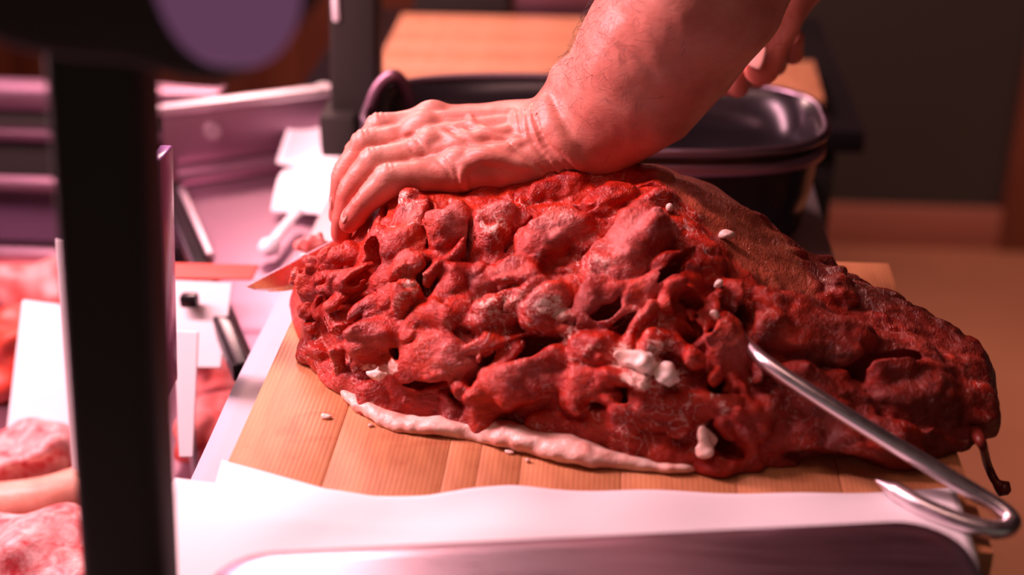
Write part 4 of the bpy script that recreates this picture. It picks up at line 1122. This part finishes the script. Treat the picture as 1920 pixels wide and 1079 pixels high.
o = mesh_obj('arm_hair', Vh, Fh, 'hair', left_arm); o['kind'] = 'stuff'; o['label'] = 'fine dark forearm hair'
ARM_END = ARM[-1]

lump_ = lump('meat_scrap', np.array((-0.2487,1.0667,0.9620)), (.016, .010, .010), 77, 'case_meat', None)
tag(lump_, 'small pink scrap of meat on the board behind the knife blade', 'meat scrap')
# ------------------------------------------------------------------ butcher's knife
KT = np.array((-0.2863,0.9850,0.9641)); KH = np.array((0.1166,1.2150,1.1226))
ax = unit(KH - KT); dn = unit(np.array([0, 0, -1.0]) - ax * (-ax[2])); dn = unit(dn + .10 * np.array([0, -1.0, 0])); dn = unit(dn - ax * (dn @ ax)); sd = np.cross(ax, dn)
KL = np.linalg.norm(KH - KT)
kn = thing('butcher_knife', tuple(KT), 'long steel butcher knife slicing in under the hand', 'knife')
BL = KL - .075
st_ = [0, .006, .014, .025, .04, .06, .09, .14, .20, .26, BL]
wd = [.0008, .0075, .0135, .0195, .0250, .0300, .0350, .0390, .0410, .0420, .0425]
V = []; F = []
for s, w in zip(st_, wd):
    p = KT + ax * s
    th = .0013
    V += [p + sd * th, p + dn * w * .75 + sd * th * .8, p + dn * w, p + dn * w * .75 - sd * th * .8, p - sd * th]
n = 5
for i in range(len(st_) - 1):
    for k in range(n):
        a = i * n + k; b = i * n + (k + 1) % n; F.append((a, b, b + n, a + n))
F.append((4, 3, 2, 1, 0)); F.append(tuple(range(len(V) - 5, len(V))))
o = mesh_obj('blade', V, F, 'blade', kn, smooth=False)
hpts = [KT + ax * (BL - .004) + dn * .018, KT + ax * (BL + .02) + dn * .017, KT + ax * (BL + .06) + dn * .018, KT + ax * (BL + .10) + dn * .019, KT + ax * (BL + .112) + dn * .022]
hp = catmull(hpts, 6)
tube('handle', hp, np.interp(np.linspace(0, 1, len(hp)), [0, .1, .4, .75, .95, 1], [.010, .0135, .0150, .0140, .0150, .008]), 'black', kn, 14, flat=.75)
box('bolster', tuple(KT + ax * (BL - .002) + dn * .018), (.010, .020, .030), 'steel', kn, Vector(ax).to_track_quat('X', 'Z'), .003)

# ------------------------------------------------------------------ meat hook
HK = [(0.0885,0.8349,1.0208), (0.0939,0.8187,1.0180), (0.1066,0.7968,1.0160), (0.1424,0.7756,1.0020), (0.1818,0.7611,0.9840), (0.2136,0.7475,0.9710), (0.2321,0.7385,0.9640), (0.2437,0.7306,0.9600), (0.2476,0.7228,0.9580), (0.2429,0.7149,0.9580), (0.2307,0.7135,0.9580), (0.2130,0.7198,0.9590), (0.1958,0.7308,0.9600), (0.1823,0.7461,0.9600), (0.1710,0.7579,0.9600)]
hp = catmull(HK, 8); t = np.linspace(0, 1, len(hp))
rr = np.interp(t, [0, .05, .14, .30, .62, .78, .86, .93, 1], [.0022, .0036, .0050, .0054, .0056, .0060, .0062, .0058, .0006])
o = tube('meat_hook', hp, rr, 'steel_hook', None, 20)
tag(o, 'bent steel meat hook stuck in the joint, its sharp point resting over the paper', 'hook')

# ------------------------------------------------------------------ counter scale in the foreground
sc = thing('counter_scale', (.02, .45, .88), 'counter scale with steel platter, dark column and display head', 'scale')
SR = [(-0.1934,0.6114,0.9950), (0.1791,0.6700,0.9950)]
p0 = np.array(SR[0]); p1 = np.array(SR[1]); ex = unit(p1 - p0); ey = np.array([ex[1], -ex[0], 0])
W_ = np.linalg.norm(p1 - p0) + .035; D_ = .30; c0 = p0 - ex * .0175
def rrect(w0, w1, d0, d1, r, n=8):
    out = []
    for cx, cy, a0 in ((w1 - r, d0 + r, -90), (w1 - r, d1 - r, 0), (w0 + r, d1 - r, 90), (w0 + r, d0 + r, 180)):
        for k in range(n + 1):
            a = math.radians(a0 + 90 * k / n)
            q = c0 + ex * (cx + r * math.cos(a)) + ey * (cy + r * math.sin(a)); out.append((q[0], q[1]))
    return out
PZ = BZ + .045
loft('platter', [(rrect(.006, W_ - .006, .006, D_ - .006, .030), PZ - .010), (rrect(0, W_, 0, D_, .034), PZ - .008), (rrect(0, W_, 0, D_, .034), PZ - .0015), (rrect(.002, W_ - .002, .002, D_ - .002, .033), PZ),
     (rrect(.012, W_ - .012, .012, D_ - .012, .028), PZ), (rrect(.05, W_ - .05, .05, D_ - .05, .02), PZ)], 'steel_plate', sc).data.set_sharp_from_angle(angle=math.radians(50))
loft('scale_body', [(rrect(.03, W_ - .03, .035, D_ - .02, .03), .900), (rrect(.025, W_ - .025, .03, D_ - .015, .03), .930), (rrect(.04, W_ - .04, .045, D_ - .03, .03), PZ - .012)], 'black', sc)
for sx in (.06, W_ - .06):
    for sy in (.06, D_ - .05):
        q = c0 + ex * sx + ey * sy
        V, F = tube_data([(q[0], q[1], .880), (q[0], q[1], .902)], .014, 14); mesh_obj('foot', V, F, 'black', sc)
cb = np.array((-0.2527,0.6000,0.9841)); ct = np.array((-0.2305,0.6000,1.2705)); d = (ct - cb) / (ct[2] - cb[2])
lo = cb + d * (.885 - cb[2]); hi = cb + d * (1.30 - cb[2])
co = upright('column', lo, hi, .0445, .040, 'black', sc, bev=.010)
box('column_foot', (lo[0], lo[1], .895), (.09, .09, .022), 'black', sc, bev=.006)
box('column_bridge', (lo[0] + .05, lo[1] - .03, .905), (.12, .05, .016), 'black', sc, bev=.005)
# display head: a thick rounded housing, its violet panel on the front
HA = np.array((-0.2857,0.5850,1.3157)); HB = np.array((-0.1108,0.5850,1.3192))
hc = (HA + HB) / 2; hw = (HB[0] - HA[0]) / 2
def head_ring(y, s, n=48):
    out = []
    for k in range(n):
        a = 2 * math.pi * k / n; c_, s_ = math.cos(a), math.sin(a)
        x = hw * s * math.copysign(abs(c_) ** (2 / 3.2), c_); z = .075 * s * math.copysign(abs(s_) ** (2 / 2.6), s_)
        z -= .010 * math.exp(-((x - hw * .42) / (hw * .28)) ** 2) * (s_ < 0)
        out.append((hc[0] + x, y, hc[2] + .048 + z))
    return out
def loft3(name, rings, material, parent):
    n = len(rings[0]); V = [p for r in rings for p in r]; F = []
    for i in range(len(rings) - 1):
        for k in range(n):
            a = i * n + k; b = i * n + (k + 1) % n; F.append((b, a, a + n, b + n))
    F.append(tuple(range(n))); F.append(tuple(range((len(rings) - 1) * n, len(rings) * n))[::-1])
    return mesh_obj(name, V, F, material, parent)
hd = loft3('display_head', [head_ring(.540, .90), head_ring(.545, .97), head_ring(.556, 1.0), head_ring(.615, 1.0), head_ring(.630, .95)], 'black', sc)
def screen_ring(y, s, n=40):
    out = []
    for k in range(n):
        a = 2 * math.pi * k / n; c_, s_ = math.cos(a), math.sin(a)
        out.append((hc[0] + hw * .52 + hw * .36 * s * math.copysign(abs(c_) ** (2 / 2.6), c_), y, hc[2] + .036 + .060 * s * math.copysign(abs(s_) ** (2 / 2.6), s_)))
    return out
loft3('display_panel', [screen_ring(.5375, .96), screen_ring(.5385, 1.0), screen_ring(.5415, 1.0)], 'panel_glow', hd)
# violet acrylic divider next to the column
o = upright('acrylic_divider', np.array((-0.3412,0.9300,0.8998)) , np.array((-0.3232,0.9300,1.0984)), .010, .03, 'acrylic', None, bev=.002)
tag(o, 'thin violet acrylic divider edge just behind the scale column', 'divider')

# ------------------------------------------------------------------ right hand closed on the knife handle
hc_ = KT + ax * (BL + .070) + dn * .0185
far = -sd if (-sd)[1] > 0 else sd
near = -far
RH = Field(hc_ - np.array([.075, .075, .085]), hc_ + np.array([.30, .16, .18]), .0018)
def around(s, ang, rho):
    """a point round the handle: ang 0 = far side, 90 = below, 180 = camera side"""
    a_ = math.radians(ang)
    return hc_ + ax * s + far * math.cos(a_) * rho + dn * math.sin(a_) * rho
for j, s in enumerate((-.030, -.010, .010, .029)):
    r0 = (.0105, .0110, .0105, .0092)[j]
    rho = .0150 * .75 + r0 + .003
    pts = [around(s, -35, rho + .008), around(s, 20, rho + .006), around(s - .002, 75, rho + .004), around(s - .004, 125, rho + .003), around(s - .005, 170, rho + .002), around(s - .006, 205, rho)]
    RH.chain(pts, [r0 * 1.1, r0 * 1.08, r0, r0 * .95, r0 * .9, r0 * .75], .002)
RH.cone(around(-.022, -45, .034), around(.030, -30, .034), .0150, .0150, .010)
RH.cone(around(-.012, -70, .036), around(.034, -60, .040), .0150, .0170, .012)
RW = around(.085, -80, .050)
RH.cone(around(.010, -60, .038), RW, .0180, .0270, .016); RH.cone(around(.030, -30, .036), RW, .0160, .0250, .016)
# thumb laid over the handle, pointing down on the near side
TB = [around(.030, -95, .036), np.array((0.1472,1.1650,1.1717)), np.array((0.1296,1.1500,1.1391)), np.array((0.1200,1.1450,1.1015))]
RH.chain(TB, [.0215, .0215, .0190, .0150], .006)
RE = np.array((.395, 1.37, 1.335))
RH.cone(RW, RW * .5 + RE * .5, .0275, .042, .016); RH.cone(RW * .5 + RE * .5, RE, .042, .048, .016)
RH.d += RH.noise(.018, 401) * .0006
V, Q = RH.mesh(); V = relax(V, Q, 2, .5)
fl = np.clip(1.2 - np.linalg.norm(V - TB[3], axis=1) / .03, 0, 1) * .6
right_arm = big_mesh('right_arm', V, Q, 'skin', butcher, np.stack([fl, 0 * fl, 0 * fl], 1))
right_arm['label'] = 'right hand gripping the knife handle'
nail([TB[0], TB[1], TB[2], TB[3]], .0150, parent=right_arm, field=RH)

# ------------------------------------------------------------------ the rest of the butcher, standing right of the frame
LS = np.array((.45, 1.03, 1.45)); RS = np.array((.60, 1.42, 1.44)); MIDS = (LS + RS) / 2
fwd_ = unit(np.array([-1, .18, 0])); 
B = Field((.06, .88, .0), (.95, 1.62, 1.86), .0075)
hip = np.array((.66, 1.25, .98)); chest = np.array((.60, 1.24, 1.30))
lat = unit(RS - LS)
def shirt_shape(f, g):
    f.cone(chest - lat * .08, chest + lat * .08, .125 + g, .125 + g, .06)
    f.cone(MIDS - lat * .13, MIDS + lat * .13, .075 + g, .075 + g, .08)
    f.cone(chest, hip, .135 + g, .145 + g, .06)
    f.cone(hip - lat * .07, hip + lat * .07, .13 + g, .13 + g, .05)
shirt_shape(B, 0)
el = np.array(ARM_END)
for S_, E_, part in ((LS, el, .62), (RS, RE, .62)):
    B.cone(S_, S_ + (E_ - S_) * part, .072, .066, .05)
B.d += B.noise(.06, 501) * .003
B.d = np.maximum(B.d, (.90 - B.ax[2])[None, None, :])
V, Q = B.mesh(); V = relax(V, Q, 2, .5)
big_mesh('shirt', V, Q, 'cloth', butcher)
B.d[:] = .05                                           # bare upper arms, neck and head
for S_, E_ in ((LS, el), (RS, RE)): B.cone(S_ + (E_ - S_) * .4, E_, .052, .050, .02)
nk = MIDS + np.array([-.02, 0, .07]); hd_ = MIDS + fwd_ * .07 + np.array([0, 0, .225])
B.cone(MIDS, nk + fwd_ * .02, .062, .058, .03)
B.cone(nk, hd_ + np.array([0, 0, -.04]), .058, .062, .03)
B.ellip(hd_ + np.array([0, 0, .02]), [fwd_, np.cross([0, 0, 1.0], fwd_), [0, 0, 1]], [.098, .077, .112], .02)
B.cone(hd_ + fwd_ * .05 + np.array([0, 0, -.075]), hd_ + fwd_ * .02 + np.array([0, 0, -.03]), .042, .062, .03)
sdv = np.cross([0, 0, 1.0], fwd_)
B.cone(hd_ + fwd_ * .098 + np.array([0, 0, .015]), hd_ + fwd_ * .116 + np.array([0, 0, -.025]), .010, .015, .012)
for s in (-1, 1):
    B.ellip(hd_ + fwd_ * .098 + sdv * s * .032 + np.array([0, 0, .012]), np.eye(3), [.016, .016, .012], .012, sub=True)
    B.ellip(hd_ + sdv * s * .078 + np.array([0, 0, -.005]), np.eye(3), [.020, .014, .032], .008)
B.cone(hd_ + fwd_ * .088 + sdv * .022 + np.array([0, 0, -.058]), hd_ + fwd_ * .088 - sdv * .022 + np.array([0, 0, -.058]), .008, .008, .006)
V, Q = B.mesh(); V = relax(V, Q, 2, .5)
hb = big_mesh('head_and_upper_arms', V, Q, 'skin', butcher, np.zeros((len(V), 3)))
for s in (-1, 1):
    c_ = hd_ + fwd_ * .084 + sdv * s * .032 + np.array([0, 0, .012])
    V, F = tube_data([c_ - fwd_ * .012, c_ - fwd_ * .006, c_, c_ + fwd_ * .006, c_ + fwd_ * .010], [.005, .010, .012, .009, .003], 14); mesh_obj('eye', V, F, 'white_plastic', hb)
B.d[:] = .05                                           # short dark hair
B.ellip(hd_ + np.array([0, 0, .030]) - fwd_ * .010, [fwd_, sdv, [0, 0, 1]], [.102, .084, .112], 0)
B.ellip(hd_ + fwd_ * .075 + np.array([0, 0, -.035]), [fwd_, sdv, [0, 0, 1]], [.085, .11, .105], .01, sub=True)
B.d += B.noise(.02, 502) * .002
V, Q = B.mesh(); V = relax(V, Q, 1, .5)
big_mesh('hair', V, Q, 'hair', hb)
B.d[:] = .05                                           # trousers
for s in (-1, 1):
    B.chain([hip + lat * s * .085 + np.array([0, 0, -.06]), hip + lat * s * .10 + np.array([-.02, 0, -.50]), hip + lat * s * .11 + np.array([.01, 0, -.90])], [.098, .072, .062], .03)
B.cone(hip - lat * .06, hip + lat * .06, .122, .122, .05)
B.d += B.noise(.05, 503) * .003
B.d = np.maximum(B.d, np.maximum(.055 - B.ax[2], B.ax[2] - 1.04)[None, None, :])
V, Q = B.mesh(); V = relax(V, Q, 2, .5)
big_mesh('trousers', V, Q, 'cloth', butcher)
for s in (-1, 1):
    c_ = hip + lat * s * .11; c_[2] = .045
    f_ = Field((c_[0] - .24, c_[1] - .14, 0), (c_[0] + .12, c_[1] + .14, .14), .006)
    f_.cone(c_ + np.array([.03, 0, 0]), c_ + fwd_ * .16, .048, .042, .01, flat=(0, 0, 1), fs=1.1); f_.cone(c_, c_ + np.array([0, 0, .06]), .046, .05, .02)
    f_.d = np.maximum(f_.d, (.004 - f_.ax[2])[None, None, :])
    V, Q = f_.mesh(); V = relax(V, Q, 2, .5); big_mesh('shoe', V, Q, 'black', butcher)
# apron: a front panel and a strap over the neck
def apron(u, v):
    z = 1.32 - .78 * v; w = .13 + .06 * min(1, v * 2.2)
    y_ = (u - .5) * 2 * w
    base = chest * (1 - min(1, v * 1.6)) + hip * min(1, v * 1.6)
    bul = .158 + .012 * math.sin(v * 3) - .55 * y_ * y_ / .15
    p = base + fwd_ * bul + lat * y_
    return (p[0], p[1], z)
sheet('apron', apron, 18, 24, 'cloth', butcher, thick=.002)
